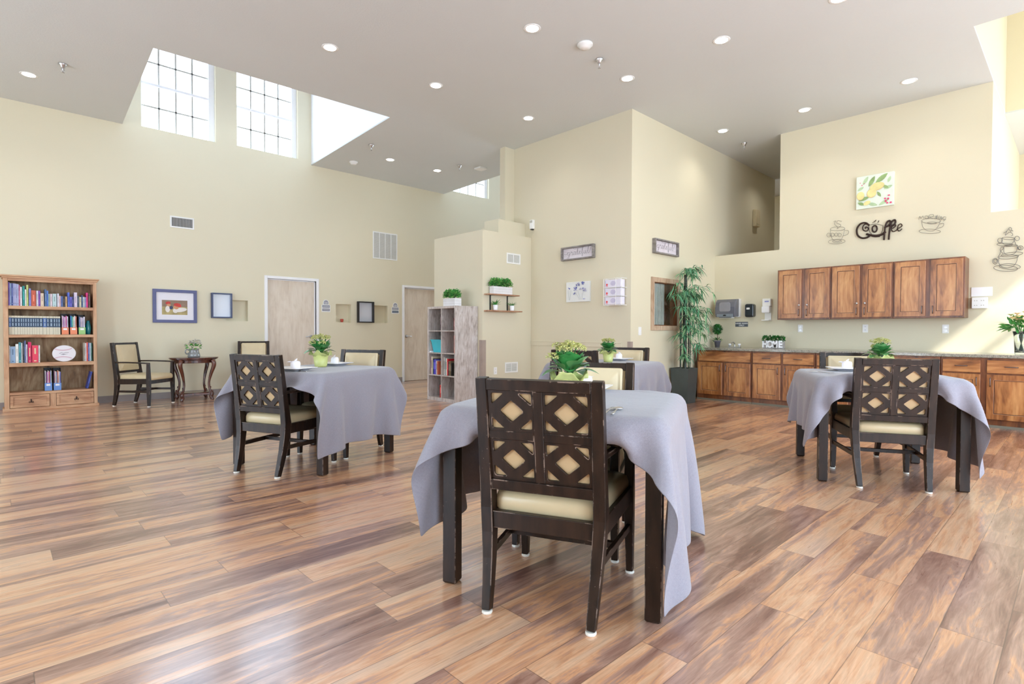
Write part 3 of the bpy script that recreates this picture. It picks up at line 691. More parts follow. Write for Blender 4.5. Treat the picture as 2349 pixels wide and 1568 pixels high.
a, c, ang = tab_from((1881, 1104), (2222, 1131)); m = (a+c)/2; u, v = uv_dir(ang); cR = m+u*.465
RT = set_table('right', cR, ang, (.42, .56, .17, .15), (.265, -.015, 0), (.33, .0, 0),
   ['dark wood square table on the right, in front of the wooden base cabinets', 'dark scuffed armchair with lattice back at the right table, turned away', 'dark armchair with cream padded back between the right table and the cabinets', 'grey cloth on the right table, long corner hanging at far right'], 8)
cB = Vector((4.70, 3.50)); angB = R(12)
BT = set_table('back', cB, angB, (.42, .56, .16, .15), (.32, -.05, 0), (.33, .0, 0),
   ['dark wood square table at the back beside the tall bamboo plant', 'dark armchair with lattice back at the back table, mostly hidden behind the kalanchoe', 'dark armchair with cream padded back at the back table, below the light switch', 'grey cloth on the back table beside the square bamboo planter'], 11)
# two armchairs against the left wall
p = place(321, 925); dup(CH, (p.x+.02, p.y-.17, 0), R(-47-90), 'dark armchair with cream back against the wall, just right of the bookcase', 'armchairs against the left wall')
q = ony(578, 800, 9.72); dup(CH, (q.x, 9.66, 0), R(-110-90), 'dark armchair with cream back against the wall, between side table and first door', 'armchairs against the left wall')
# ------------------------------------------------------------------ kitchen run on the right wall
XF, XU, ZC = 8.35, 8.79, .843
def shaker(b, x0, x1, z0, z1, mi=0, fr=.062, t=.02):
    b.plate(rect(x0, x1, z0, z1), [rect(x0+fr, x1-fr, z0+fr, z1-fr)], 0, t, mi)
    b.box(x0+fr-.004, x1-fr+.004, z0+fr-.004, z1-fr+.004, .001, t-.013, 2)
    e_ = .007; b.plate(rect(x0+fr-.001, x1-fr+.001, z0+fr-.001, z1-fr+.001), [rect(x0+fr+e_, x1-fr-e_, z0+fr+e_, z1-fr-e_)], t-.014, t-.0125, 3); b.plate(rect(x0+fr-.0015, x1-fr+.0015, z0+fr-.0015, z1-fr+.0015), [rect(x0+fr+.0012, x1-fr-.0012, z0+fr+.0012, z1-fr-.0012)], t-.006, t+.0004, 1); b.box(x1-.003, x1+.0006, z0+.004, z1-.004, .004, t+.0006, 1)  # dark ring paints the recess shadow; pale strips paint worn edges and highlights
def pull(M, x, z, vertical, parent, L=.096):
    b = MB(M)
    if vertical: P = [(x, z-L/2, .019), (x, z-L/2+.006, .040), (x, z, .046), (x, z+L/2-.006, .040), (x, z+L/2, .019)]
    else: P = [(x-L/2, z, .019), (x-L/2+.006, z, .040), (x, z, .046), (x+L/2-.006, z, .040), (x+L/2, z, .019)]
    b.tube(spline(P, 4), .0048, 8); return b.build('pull_handle', M_bronze, parent, smooth=True)
def base_unit(label, ya, yb, fronts, doors):     # fronts/doors: list of (y0, y1, hinge) measured along the wall
    t = thing('base_cabinet', label, 'cabinet', (0, 0, 0), 0, 'wooden base cabinets'); M = M_right(0, 0, XF)
    t.location = (XF, (ya+yb)/2, 0); M = M_right(ya-(ya+yb)/2, 0, 0.0); W = ya-yb
    b = MB(M); b.box(.002, W-.002, .088, ZC-.04, -(XR-XF-.004), 0); b.build('cabinet_body', M_alderD, t, bevel=.002)
    b = MB(M); b.box(.002, W-.002, .0, .088, -.1, -.012); b.build('toe_kick', M_alderD, t)
    b = MB(M); b.box(.002, W-.002, .0, .028, -.012, -.004); b.build('base_strip', plain('grey_vinyl_strip', srgb(122, 118, 104), .5), t)
    for y0, y1, h in fronts:
        b = MB(M); b.box(ya-y0, ya-y1, .632, .778, .001, .020); o = b.build('drawer_front', M_alderH, t, bevel=.003)
        if h: pull(M, (ya-y0+ya-y1)/2, .705, False, o, .11)
    for y0, y1, side in doors:
        b = MB(M); shaker(b, ya-y0, ya-y1, .098, .612); o = b.build('cabinet_door', [M_alder, M_wornHi, M_alderP, M_recessShade], t, bevel=.002)
        pull(M, (ya-y1-.032) if side > 0 else (ya-y0+.032), .525, True, o)
    return t
base_unit('leftmost base cabinet with one wide plain front over two doors, beside the bamboo planter', 4.372, 3.480, [(4.335, 3.500, 0)], [(4.345, 3.940, 1), (3.905, 3.500, -1)])
base_unit('base cabinet with two drawers under the small planter reading HOME', 3.478, 2.597, [(3.458, 3.060, 1), (3.022, 2.617, 1)], [(3.458, 3.060, 1), (3.022, 2.617, -1)])
base_unit('base cabinet directly behind the cream backed chair of the right table', 2.595, 1.722, [(2.570, 2.185, 1), (2.140, 1.742, 1)], [(2.570, 2.185, 1), (2.140, 1.742, -1)])
base_unit('narrow base cabinet with single drawer, mostly hidden behind the right table', 1.720, 1.202, [(1.700, 1.222, 1)], [(1.700, 1.222, 1)])
base_unit('rightmost base cabinet in view with long drawer pulls, near the flower vase', 1.200, .330, [(1.178, .830, 1), (.772, .350, 1)], [(1.178, .830, 1), (.772, .350, -1)])
base_unit('base cabinet cut by the right edge of the picture', .328, -.55, [(.308, -.10, 1), (-.14, -.53, 1)], [(.308, -.10, 1), (-.14, -.53, -1)])
b = MB(); b.box(8.325, XR-.003, -.56, 4.38, ZC-.038, ZC); tag(b.build('countertop', M_stone, bevel=.004), 'long speckled grey stone countertop over the wooden base cabinets', 'countertop')
def wall_unit(label, ya, yb, doors, locks):
    t = thing('wall_cabinet', label, 'cabinet', (XU, (ya+yb)/2, 1.288), 0, 'wooden wall cabinets'); M = M_right((ya-yb)/2, 0, 0.0); W = ya-yb
    b = MB(M); b.box(.001, W-.001, 0, .762, -(XR-XU-.003), 0); b.build('cabinet_body', M_alderD, t, bevel=.002)
    for y0, y1, side in doors:
        b = MB(M); shaker(b, ya-y0, ya-y1, .022, .742, fr=.06); o = b.build('cabinet_door', [M_alder, M_wornHi, M_alderP, M_recessShade], t, bevel=.002)
        xh = (ya-y1-.030) if side > 0 else (ya-y0+.030); pull(M, xh, .105, True, o)
        if locks:
            b = MB(M @ Matrix.Translation((xh, .215, .019))); b.lathe([(.014, 0), (.014, .006), (.011, .012), (0, .013)], 16); b.build('round_lock', M_chrome, o, smooth=True)
wall_unit('left wall cabinet of three, two doors with round locks', 3.281, 2.540, [(3.258, 2.935, 1), (2.885, 2.560, -1)], True)
wall_unit('middle wall cabinet of three, two doors with round locks', 2.538, 1.786, [(2.518, 2.178, 1), (2.141, 1.806, -1)], True)
wall_unit('right wall cabinet of three, two doors without locks, sunlit side', 1.784, 1.036, [(1.762, 1.433, 1), (1.381, 1.056, -1)], False)
# ------------------------------------------------------------------ things on the right wall
def Rp(px, py, out=0.0): q = onx(px, py, XR-out); return q.y, q.z
def Rbox(x0, x1, z0, z1, t, M, b=None, mi=0): b = b or MB(M); b.box(x0, x1, z0, z1, 0, t, mi); return b
def at_right(px0, py0, px1, py1, out=0.0):
    y0, z0 = Rp(px0, py0, out); y1, z1 = Rp(px1, py1, out); return y0, y1, max(z0, z1), min(z0, z1)
def duplex(label, loc, rotz):      # wall outlet, local: plate in xz facing -y
    t = thing('wall_outlet', label, 'outlet', loc, rotz)
    M = Matrix.Rotation(R(90), 4, 'X'); b = MB(M); b.prism(rrect(-.035, .035, -.058, .058, .005), 0, .006); b.build('outlet_plate', M_plast, t, bevel=.001)
    for s in (-1, 1):
        b = MB(M); b.prism(rrect(-.016, .016, s*.024-.014, s*.024+.014, .008), .006, .0085); o = b.build('receptacle', M_porc, t)
        b = MB(M); b.box(-.007, -.004, s*.024-.002, s*.024+.007, .0085, .0088); b.box(.004, .007, s*.024-.002, s*.024+.007, .0085, .0088); b.build('slots', M_slot, o)
    return t
for px, py, w in ((1836, 753, 'under the left wall cabinet'), (1985, 753, 'under the middle wall cabinet'), (2169, 754, 'under the right wall cabinet beside the sunlight patch')):
    y, z = Rp(px, py); duplex('white duplex wall outlet %s' % w, (XR, y, z), R(-90))
q = ony(1136, 850, YW); duplex('white duplex wall outlet low on the closet wall, left of the floor vent', (q.x, YW, q.z), 0)
# paper towel dispenser
y0, y1, zt, zb = at_right(1643, 684, 1690, 731, .2); yc = (y0+y1)/2
y0, z0 = Rp(1641, 690, .21); y1, _ = Rp(1687, 690, .21); yc = (y0+y1)/2; w = abs(y0-y1)/2
_, zt = Rp(1664, 685, .2); _, zb = Rp(1664, 727, .2)
t = thing('paper_towel_dispenser', 'smoky grey paper towel dispenser on the wall above the small topiary', 'dispenser', (XR, yc, zb)); H = zt-zb
M = M_right(0, 0, 0)
b = MB(M); b.prism(rrect(-w-.01, w+.01, .0, H, .02), 0, .07); b.build('back_shell', M_plast, t, bevel=.006)
M_smoke = plain('smoky_plastic', srgb(104, 106, 118), 0.15, coat=0.5)
prof = [(.07, .01), (.205, .0), (.225, .06), (.225, H*.55), (.20, H*.82), (.15, H*.97), (.07, H)]
b = MB(M); n = len(prof)
b.add([(-w, z, d) for d, z in prof]+[(w, z, d) for d, z in prof], [tuple(range(n)), tuple(range(2*n-1, n-1, -1))]+[(i, n+i, n+(i+1) % n, (i+1) % n) for i in range(n)]); b.build('smoky_cover', M_smoke, t, bevel=.012)
M_smoke2 = plain('towel_roll_shade', srgb(146, 146, 154), 0.3, coat=0.3)
b = MB(M); b.prism(rrect(-w*.55, w*.55, H*.30, H*.80, .03), .22, .2285); b.build('roll_window', M_smoke2, t, bevel=.004)
b = MB(M); b.box(-w*.8, w*.8, .0, H*.17, .215, .232); b.build('lower_band', plain('dispenser_band', srgb(128, 138, 148), 0.4), t, bevel=.004)
b = MB(M); b.prism([(-.03, H*.06), (.03, H*.06), (.016, H*.13), (-.016, H*.13)], .231, .236); b.build('tear_lever', M_black, t)
b = MB(M); b.box(-w*.62, w*.62, -.018, .004, .10, .20); b.build('paper_slot', M_plast, t)
b = MB(M)
for i in range(12): x = -w*.58+i*w*1.16/11; b.box(x-.004, x+.004, -.012, .002, .199, .206)
b.build('cutter_teeth', M_slot, t)
# soap
y0, z0 = Rp(1709, 697, .09); y1, _ = Rp(1729, 697, .09); _, zb = Rp(1719, 727, .09); H = z0-zb; w = abs(y0-y1)/2
t = thing('soap_dispenser', 'black rounded soap dispenser between the towel and sanitizer dispensers', 'dispenser', (XR, (y0+y1)/2, zb)); b = MB(M)
b.prism(rrect(-w, w, 0, H, .03), 0, .10); b.build('black_case', plain('glossy_black_plastic', srgb(46, 50, 56), 0.22, coat=0.4), t, bevel=.014, seg=3)
b = MB(M); b.prism(rrect(-w*.6, w*.15, H*.58, H*.72, .006), .10, .102); b.build('white_label', M_plast, t)
b = MB(M); b.prism(rrect(-w*.7, w*.7, H*.05, H*.16, .008), .098, .104); b.build('push_bar', M_black, t, bevel=.003)
# sanitizer
y0, z0 = Rp(1749, 685, .08); y1, _ = Rp(1768, 685, .08); _, zb = Rp(1758, 735, .08); H = z0-zb; w = abs(y0-y1)/2
t = thing('sanitizer_dispenser', 'white hand sanitizer dispenser with drip tray, left of the wall cabinets', 'dispenser', (XR, (y0+y1)/2, zb)); b = MB(M)
b.box(-w*.8, w*.8, 0, H, 0, .02); b.build('back_plate', M_plast, t, bevel=.006)
b = MB(M); b.prism(rrect(-w, w, H*.66, H, .012), .02, .09); b.build('upper_housing', M_plast, t, bevel=.008)
b = MB(M); b.prism(rrect(-w*1.05, w*.9, H*.35, H*.66, .02), .02, .115); b.build('sensor_body', M_porc, t, bevel=.012)
b = MB(M); b.box(-w*.4, w*.6, H*.84, H*.90, .090, .0915); b.build('blue_marking', plain('faded_blue_print', srgb(150, 156, 214), 0.6), t)
b = MB(M); b.prism(rrect(-w, w*.9, 0, .014, .005), 0, .12); b.build('drip_tray', M_plast, t, bevel=.003)
# text helper
def text_mb(txt, size, M, th=.002, align='CENTER', cw=1.0, extra=0.0):
    c = bpy.data.curves.new('lettering', 'FONT'); c.body = txt; c.size = size; c.align_x = align; c.align_y = 'CENTER'; c.extrude = th/2; c.offset = extra; c.space_character = 1.05
    o = bpy.data.objects.new('lettering_source', c); COL.objects.link(o); bpy.context.view_layer.update()
    me = o.evaluated_get(bpy.context.evaluated_depsgraph_get()).to_mesh(); b = MB(M)
    b.add([(v.co.x*cw, v.co.y, v.co.z+th/2) for v in me.vertices], [tuple(p.vertices) for p in me.polygons])
    bpy.data.objects.remove(o, do_unlink=True); bpy.data.curves.remove(c); return b
y0, z0 = Rp(1687, 738); y1, _ = Rp(1716, 738); _, zb = Rp(1701, 749); H = z0-zb; w = abs(y0-y1)/2
t = thing('wall_sign', 'small dark sign reading HAND WASH ONLY above the countertop', 'sign', (XR, (y0+y1)/2, (z0+zb)/2)); b = MB(M); b.box(-w, w, -H/2, H/2, 0, .004); b.build('sign_plate', plain('slate_sign', srgb(86, 92, 100), 0.5), t, bevel=.001)
text_mb('HAND WASH\nONLY', H*.40, M @ Matrix.Translation((0, -.003, .004)), extra=.0006).build('lettering', M_plast, t)
# electrical panel
M = M_right(0, 0, 0)
y0, z0 = Rp(2229, 682, .05); y1, _ = Rp(2266, 682, .05); _, zb = Rp(2247, 707, .05); H = z0-zb; w = abs(y0-y1)/2
t = thing('control_box', 'white wall box with rows of small round marks, right of the wall cabinets', 'control box', (XR, (y0+y1)/2, zb)); b = MB(M); b.prism(rrect(-w, w, 0, H, .006), 0, .055); b.build('box_case', M_plast, t, bevel=.005)
b = MB(M)
for i in (-.62, -.34, .22, .50):
    for j in (.28, .70): b.prism([(i*w+.006*math.cos(a*PI/4), H*j+.006*math.sin(a*PI/4)) for a in range(8)], .055, .0565)
b.build('indicator', M_grille, t)
y0, z0 = Rp(2228, 660, .01); y1, _ = Rp(2277, 660, .01); _, zb = Rp(2250, 680, .01); w = abs(y0-y1)/2
b = MB(M); b.prism(rrect(-w, w, 0, z0-zb, .004), 0, .012); tag(b.build('notice_plate', M_white, loc=(XR, (y0+y1)/2, zb+.004), bevel=.002), 'blank white wall plate directly above the white control box', 'plate')
# lemon canvas
C4 = [Rp(1963.5, 407.5, .045), Rp(2050, 391.5, .045), Rp(2051, 468.5, .045), Rp(1965, 481.5, .045)]
ya = (C4[0][0]+C4[3][0])/2; yb = (C4[1][0]+C4[2][0])/2; zt = (C4[0][1]+C4[1][1])/2; zb = (C4[2][1]+C4[3][1])/2
W, H = ya-yb, zt-zb; t = thing('lemon_canvas', 'square canvas painting of lemons, green leaves and pink blossoms above the coffee sign', 'painting', (XR, ya, zb))
M = M_right(0, 0, 0); b = MB(M); b.box(0, W, 0, H, 0, .045); b.build('canvas', plain('pale_green_canvas', srgb(226, 236, 222), 0.7, vary=.05), t, bevel=.003)
def blob(b, cx, cy, rx, ry, ang, z, n=18, pw=1.0, mi=0):
    P = []
    for i in range(n):
        a = 2*PI*i/n; x = rx*math.cos(a); y = ry*math.sin(a)*(abs(math.sin(a))**(pw-1) if pw != 1 else 1); P.append((cx+x*math.cos(ang)-y*math.sin(ang), cy+x*math.sin(ang)+y*math.cos(ang)))
    b.prism(P, z, z+.0006, mi)
MY = plain('paint_lemon_yellow', srgb(236, 224, 156), 0.7, vary=.12); MG = plain('paint_leaf_green', srgb(150, 178, 118), 0.7, vary=.25); MG2 = plain('paint_pale_green', srgb(186, 212, 170), 0.7, vary=.15); MP = plain('paint_rose_pink', srgb(222, 70, 120), 0.7, vary=.2); MO = plain('paint_lemon_shade', srgb(222, 198, 140), 0.7)
def art(name, items, mats, parent, M, W, H, z):
    b = MB(M)
    for k, (mi, cx, cy, rx, ry, ang, pw) in enumerate(items): blob(b, cx*W, cy*H, rx*W, ry*H, R(ang), z+.0004*k, pw=pw, mi=mi)
    b.build(name, mats, parent)
it = [(2, .25, .85, .14, .05, 60, 2), (2, .85, .55, .12, .05, 20, 2), (2, .75, .12, .16, .05, 30, 2), (2, .45, .1, .14, .05, -20, 2), (2, .88, .78, .1, .04, 70, 2), (2, .12, .62, .10, .04, 30, 2),
      (1, .68, .85, .20, .07, 38, 2), (1, .42, .80, .17, .06, 62, 2), (1, .22, .30, .17, .05, 18, 2), (1, .14, .16, .11, .045, -30, 2), (1, .62, .38, .10, .035, -60, 2), (1, .78, .58, .10, .04, -30, 2),
      (4, .56, .62, .20, .12, 12, 1), (0, .56, .63, .19, .11, 12, 1), (4, .42, .44, .13, .14, -15, 1), (0, .43, .45, .12, .125, -15, 1), (4, .12, .40, .105, .13, 0, 1), (0, .125, .41, .098, .12, 0, 1), (0, .30, .16, .10, .06, 25, 1),
      (3, .80, .14, .03, .03, 0, 1), (3, .86, .20, .028, .03, 0, 1), (3, .78, .22, .025, .025, 0, 1), (3, .93, .08, .03, .025, 0, 1), (3, .84, .08, .025, .025, 0, 1), (3, .88, .30, .03, .02, 0, 1), (3, .16, .72, .015, .015, 0, 1), (3, .22, .76, .015, .012, 0, 1), (3, .11, .80, .012, .012, 0, 1)]
art('lemon_painting', it, [MY, MG, MG2, MP, MO], t, M, W, H, .0452)
# metal wall words and cups, drawn as bent wire on the wall
M_rust = plain('dark_brown_metal', srgb(52, 34, 26), 0.5, 0.4); M_wire = plain('grey_wire', srgb(120, 116, 112), 0.35, 0.8)
def wp(pts, ox, oy, sc, out): return [(lambda q: (XR-out, q[0], q[1]))(Rp(ox+x/sc, oy+y/sc, out)) for x, y in pts]
def wire_art(name, label, cat, strokes, ox, oy, sc, r, mat, out=.02):
    first = None; allp = []
    for st in strokes:
        pts, closed, rr = st; P = wp(pts, ox, oy, sc, out); allp.append(([Vector(p) for p in P], closed, rr))
    c = sum((p for P, _, _ in allp for p in P), Vector())/sum(len(P) for P, _, _ in allp); base = Vector((XR, c.y, c.z)); b = MB()
    for P, closed, rr in allp: b.tube(spline([p-base for p in P], 6, closed), rr or r, 6, closed=closed)
    o = b.build(name, mat, loc=base, smooth=True); return tag(o, label, cat)
def ell(cx, cy, rx, ry, ang=0, n=12): return [(cx+rx*math.cos(2*PI*i/n)*math.cos(ang)-ry*math.sin(2*PI*i/n)*math.sin(ang), cy+rx*math.cos(2*PI*i/n)*math.sin(ang)+ry*math.sin(2*PI*i/n)*math.cos(ang)) for i in range(n)]
K = dict(ox=1860, oy=370, sc=4.804)
wire_art('coffee_sign', 'dark brown metal word sign reading Coffee above the wall cabinets', 'sign', [
  ([(604, 742), (602, 724), (620, 724), (634, 744), (612, 768), (578, 756), (572, 722), (598, 690), (640, 698)], False, .0075), ([(645, 705), (600, 676), (545, 690), (508, 745), (515, 810), (560, 843), (620, 838), (655, 808)], False, .013),
  (ell(703, 742, 26, 36, .1), True, .010), ([(612, 800), (660, 812), (720, 818), (780, 805), (825, 772)], False, .015), ([(640, 806), (700, 826), (760, 822)], False, .012),
  ([(806, 866), (812, 790), (820, 720), (838, 672), (868, 652), (874, 682), (846, 712), (808, 730)], False, .011), ([(858, 862), (866, 780), (878, 710), (894, 662), (924, 644), (932, 672), (906, 706), (866, 722)], False, .011),
  ([(876, 742), (908, 734), (934, 710), (922, 690), (898, 706), (888, 744), (904, 772), (934, 764), (954, 742)], False, .0065), ([(948, 742), (980, 730), (1004, 706), (990, 688), (964, 704), (956, 742), (972, 768), (1006, 740)], False, .0065),
  ([(640, 700), (645, 770), (670, 800)], False, .003), ([(645, 700), (720, 690), (790, 705)], False, .003), ([(795, 705), (790, 760), (770, 795)], False, .003), ([(680, 680), (700, 660), (720, 645), (700, 672)], False, .003), ([(735, 680), (750, 650), (745, 670)], False, .003)], r=.01, mat=M_rust, **K)
wire_art('wire_coffee_cup', 'bent wire cup ornament with the word GOOD, left of the coffee sign', 'wall ornament', [
  (ell(285, 882, 92, 26, -.05), True, 0), (ell(288, 878, 50, 14), True, 0), (ell(295, 742, 80, 22, -.05), True, 0), ([(215, 748), (222, 820), (255, 872), (310, 880), (350, 835), (374, 740)], False, 0), ([(374, 760), (412, 762), (408, 800), (352, 822)], False, 0),
  ([(250, 665), (275, 655), (262, 690), (285, 715), (300, 740)], False, 0), ([(340, 662), (300, 652), (285, 678), (330, 700), (312, 725), (285, 742)], False, 0),
  ([(215, 795), (190, 790), (176, 812), (190, 834), (214, 826), (214, 812), (198, 812)], False, 0), (ell(240, 808, 17, 19), True, 0), (ell(280, 806, 17, 19), True, 0), ([(306, 788), (306, 828), (330, 822), (336, 802), (306, 788)], False, 0)], r=.0020, mat=M_wire, **K)
wire_art('wire_coffee_cup', 'bent wire cup ornament with the word MORNING, right of the coffee sign', 'wall ornament', [
  (ell(1310, 770, 118, 24, .02), True, 0), (ell(1325, 655, 104, 28), True, 0), (ell(1335, 678, 50, 11), True, 0), ([(1222, 665), (1234, 722), (1280, 760), (1350, 764), (1402, 715), (1426, 655)], False, 0), ([(1420, 692), (1462, 682), (1452, 718), (1392, 740)], False, 0), ([(1190, 640), (1200, 605), (1214, 628), (1234, 602), (1246, 632)], False, 0),
  (ell(1275, 616, 19, 17), True, 0), ([(1298, 634), (1306, 592), (1348, 584), (1346, 608), (1308, 612), (1346, 632)], False, 0), ([(1368, 636), (1384, 596), (1386, 636), (1398, 590)], False, 0), ([(1408, 636), (1416, 596)], False, 0), ([(1422, 640), (1436, 604), (1440, 642), (1456, 612)], False, 0), ([(1494, 614), (1466, 610), (1456, 632), (1474, 646), (1486, 628), (1462, 660)], False, 0)], r=.0022, mat=M_wire, **K)
K = dict(ox=2250, oy=440, sc=7.84)
wire_art('wire_cup_stack', 'tall bent wire ornament of three stacked cups at the far right of the wall', 'wall ornament', [
  (ell(445, 1372, 215, 55, .05), True, 0), (ell(520, 1340, 190, 50, .05), True, 0), (ell(500, 1168, 180, 34, -.08), True, 0), ([(328, 1170), (322, 1270), (380, 1345), (500, 1362), (600, 1320), (650, 1230), (660, 1150)], False, 0), (ell(258, 1245, 48, 52), True, 0), (ell(262, 1240, 30, 32), True, 0),
  (ell(560, 1122, 195, 36, -.12), True, 0), ([(418, 980), (414, 1080), (470, 1128), (580, 1118), (640, 1060), (660, 960)], False, 0), (ell(540, 965, 120, 14, -.04), True, 0), (ell(712, 1005, 48, 38), True, 0), (ell(700, 1010, 26, 22), True, 0), ([(400, 1110), (350, 1050), (370, 990), (410, 1010), (360, 1060), (340, 1120), (300, 1180)], False, 0),
  (ell(430, 945, 140, 26, .02), True, 0), ([(386, 835), (378, 900), (430, 944), (540, 940), (590, 890), (605, 840)], False, 0), (ell(494, 834, 112, 22, .05), True, 0), (ell(652, 835, 42, 40), True, 0), (ell(344, 872, 42, 42), True, 0), ([(600, 870), (620, 920), (640, 960)], False, 0),
  ([(408, 742), (470, 700), (520, 640), (552, 658), (540, 690), (510, 684), (512, 668)], False, 0), ([(470, 700), (440, 780), (510, 724), (560, 740), (570, 780), (540, 790)], False, 0), ([(530, 720), (560, 690), (576, 706)], False, 0)], r=.0026, mat=M_wire, **K)
# ------------------------------------------------------------------ pine bookcase and its contents
YB = 9.88
def bz(py, px=115): return ony(px, py, YB).z
def bxx(px, py=800): return ony(px, py, YB).x
xl, xr = bxx(10, 900), bxx(224, 900); xm = (xl+xr)/2; DEP = Y0-.004-YB
ZS = {'crown_t': bz(634.5), 'crown_b': bz(641.5), 'open_t': bz(648), 's1': bz(702.6), 's1b': bz(710), 's2': bz(767), 's2b': bz(773.6), 's3': bz(830.3), 's3b': bz(838.8), 's4': bz(896), 's4b': bz(902), 'pl': bz(930.8)}
bc = thing('bookcase', 'rustic pine bookcase with four open shelves and two bottom drawers at the far left', 'bookcase', (xm, YB, 0))
Mf = Matrix(((1,0,0,0),(0,0,-1,0),(0,1,0,0),(0,0,0,1)))     # local: x right, y up, z out toward the room; wall behind at -DEP
hw = (xr-xl)/2; st = .050
b = MB(Mf); b.box(-hw, -hw+st, .0, ZS['crown_b'], -DEP, 0); b.build('side_panel', M_pineV, bc, bevel=.004)
b = MB(Mf); b.box(hw-st*.8, hw, .0, ZS['crown_b'], -DEP, 0); b.build('side_panel', M_pineV, bc, bevel=.004)
b = MB(Mf); b.box(-hw-.03, hw+.03, ZS['crown_t']-.022, ZS['crown_t'], -DEP, .035); b.box(-hw-.015, hw+.015, ZS['crown_b']-.004, ZS['crown_t']-.022, -DEP, .018); b.build('crown', M_pine, bc, bevel=.006)
b = MB(Mf); b.box(-hw+st, hw-st*.8, ZS['open_t'], ZS['crown_b'], -.03, -.002); b.build('top_rail', M_pine, bc, bevel=.002)
b = MB(Mf); b.box(-hw+st, hw-st*.8, .03, ZS['crown_b'], -DEP, -DEP+.015); b.build('back_panel', M_pineB, bc)
for a, c in (('s1', 's1b'), ('s2', 's2b'), ('s3', 's3b'), ('s4', 's4b')):
    b = MB(Mf); b.box(-hw+st, hw-st*.8, ZS[c], ZS[a], -DEP+.015, -.003); b.build('shelf', M_pine, bc, bevel=.003)
b = MB(Mf); b.box(-hw-.018, hw+.018, 0, ZS['pl'], -DEP, .022); b.build('plinth', M_pine, bc, bevel=.005)
b = MB(Mf); b.box(-.032, .032, ZS['pl'], ZS['s4b'], -.2, -.003); b.build('divider', M_pineV, bc)
for s in (-1, 1):
    x0, x1 = (.036, hw-st*.8-.004) if s > 0 else (-hw+st+.004, -.036); z0, z1 = ZS['pl']+.004, ZS['s4b']-.004
    b = MB(Mf); b.plate(rect(x0, x1, z0, z1), [rect(x0+.034, x1-.034, z0+.026, z1-.026)], -.02, .002); b.box(x0+.03, x1-.03, z0+.022, z1-.022, -.02, -.008); o = b.build('drawer_front', M_pine, bc, bevel=.003)
    b = MB(Mf); xc = (x0+x1)/2+.01; zc = (z0+z1)/2
    b.tube([(xc, zc+.026, -.004), (xc+.002, zc, -.002), (xc, zc-.012, .0)], .006, 6); b.tube(spline([(xc, zc, 0), (xc+.022, zc-.006, .004), (xc+.018, zc-.024, .004), (xc, zc-.012, .002)], 4, True), .0028, 5); b.tube(spline([(xc, zc, 0), (xc-.022, zc-.006, .004), (xc-.018, zc-.024, .004), (xc, zc-.012, .002)], 4, True), .0028, 5)
    b.build('drawer_pull', M_rust, o)
CMAT = {}
def cm(rgb, rough=.5):
    if rgb not in CMAT: CMAT[rgb] = plain('book_cover_%d' % len(CMAT), srgb(*rgb), rough, vary=.08)
    return CMAT[rgb]
M_page = plain('book_pages', srgb(232, 226, 210), .8)
def book(x, zb, w, h, d, col, label, title=None, band=None, lean=0.0, yfront=None, group=None, base=None, M0=None, name='book'):
    # local frame: width along x, spine toward -y
    b = MB(); b.box(-w/2, w/2, 0, d, 0, h, 0); b.box(-w/2+.0012, w/2-.0012, .003, d+.0015, h-.0005, h+.0004, 1)
    mats = [cm(col), M_page, cm(title or tuple(min(255, c+60) if sum(col) < 380 else max(0, c-55) for c in col))]
    if band: 
        mats.append(cm(band[0])); b.box(-w/2-.0003, w/2+.0003, -.0008, d*.5, h*band[1], h*band[2], 3)
        b.box(-w*.22, w*.22, -.0014, -.0002, h*(band[1]+.06), h*(band[1]+(band[2]-band[1])*.45), 2); b.box(-w*.22, w*.22, -.0014, -.0002, h*(band[1]+(band[2]-band[1])*.55), h*(band[2]-.05), 2)
    else:
        k_ = (int(abs(x)*9173)+int(h*7919)) % 5; b.box(-w*.13, w*.13, -.0008, .0004, h*(.30+.05*k_), h*(.72+.03*k_), 2); b.box(-w*.20, w*.20, -.0008, .0004, h*.07, h*(.09+.01*k_), 2)
    o = b.build(name, mats); o.location = (x, yfront, zb) if M0 is None else M0; o.rotation_euler = (0, lean, 0)
    return tag(o, label, 'book', group)
ORD = ['first', 'second', 'third', 'fourth', 'fifth', 'sixth', 'seventh', 'eighth', 'ninth', 'tenth', 'eleventh', 'twelfth', 'thirteenth', 'fourteenth', 'fifteenth', 'sixteenth', 'seventeenth', 'eighteenth', 'nineteenth', 'twentieth']
def ordl(i, n): return '%s from left' % ORD[i] if i < n-i else '%s from right' % ORD[n-1-i]
A = lambda v: v/11.2; B = lambda v: 100+v/11.2
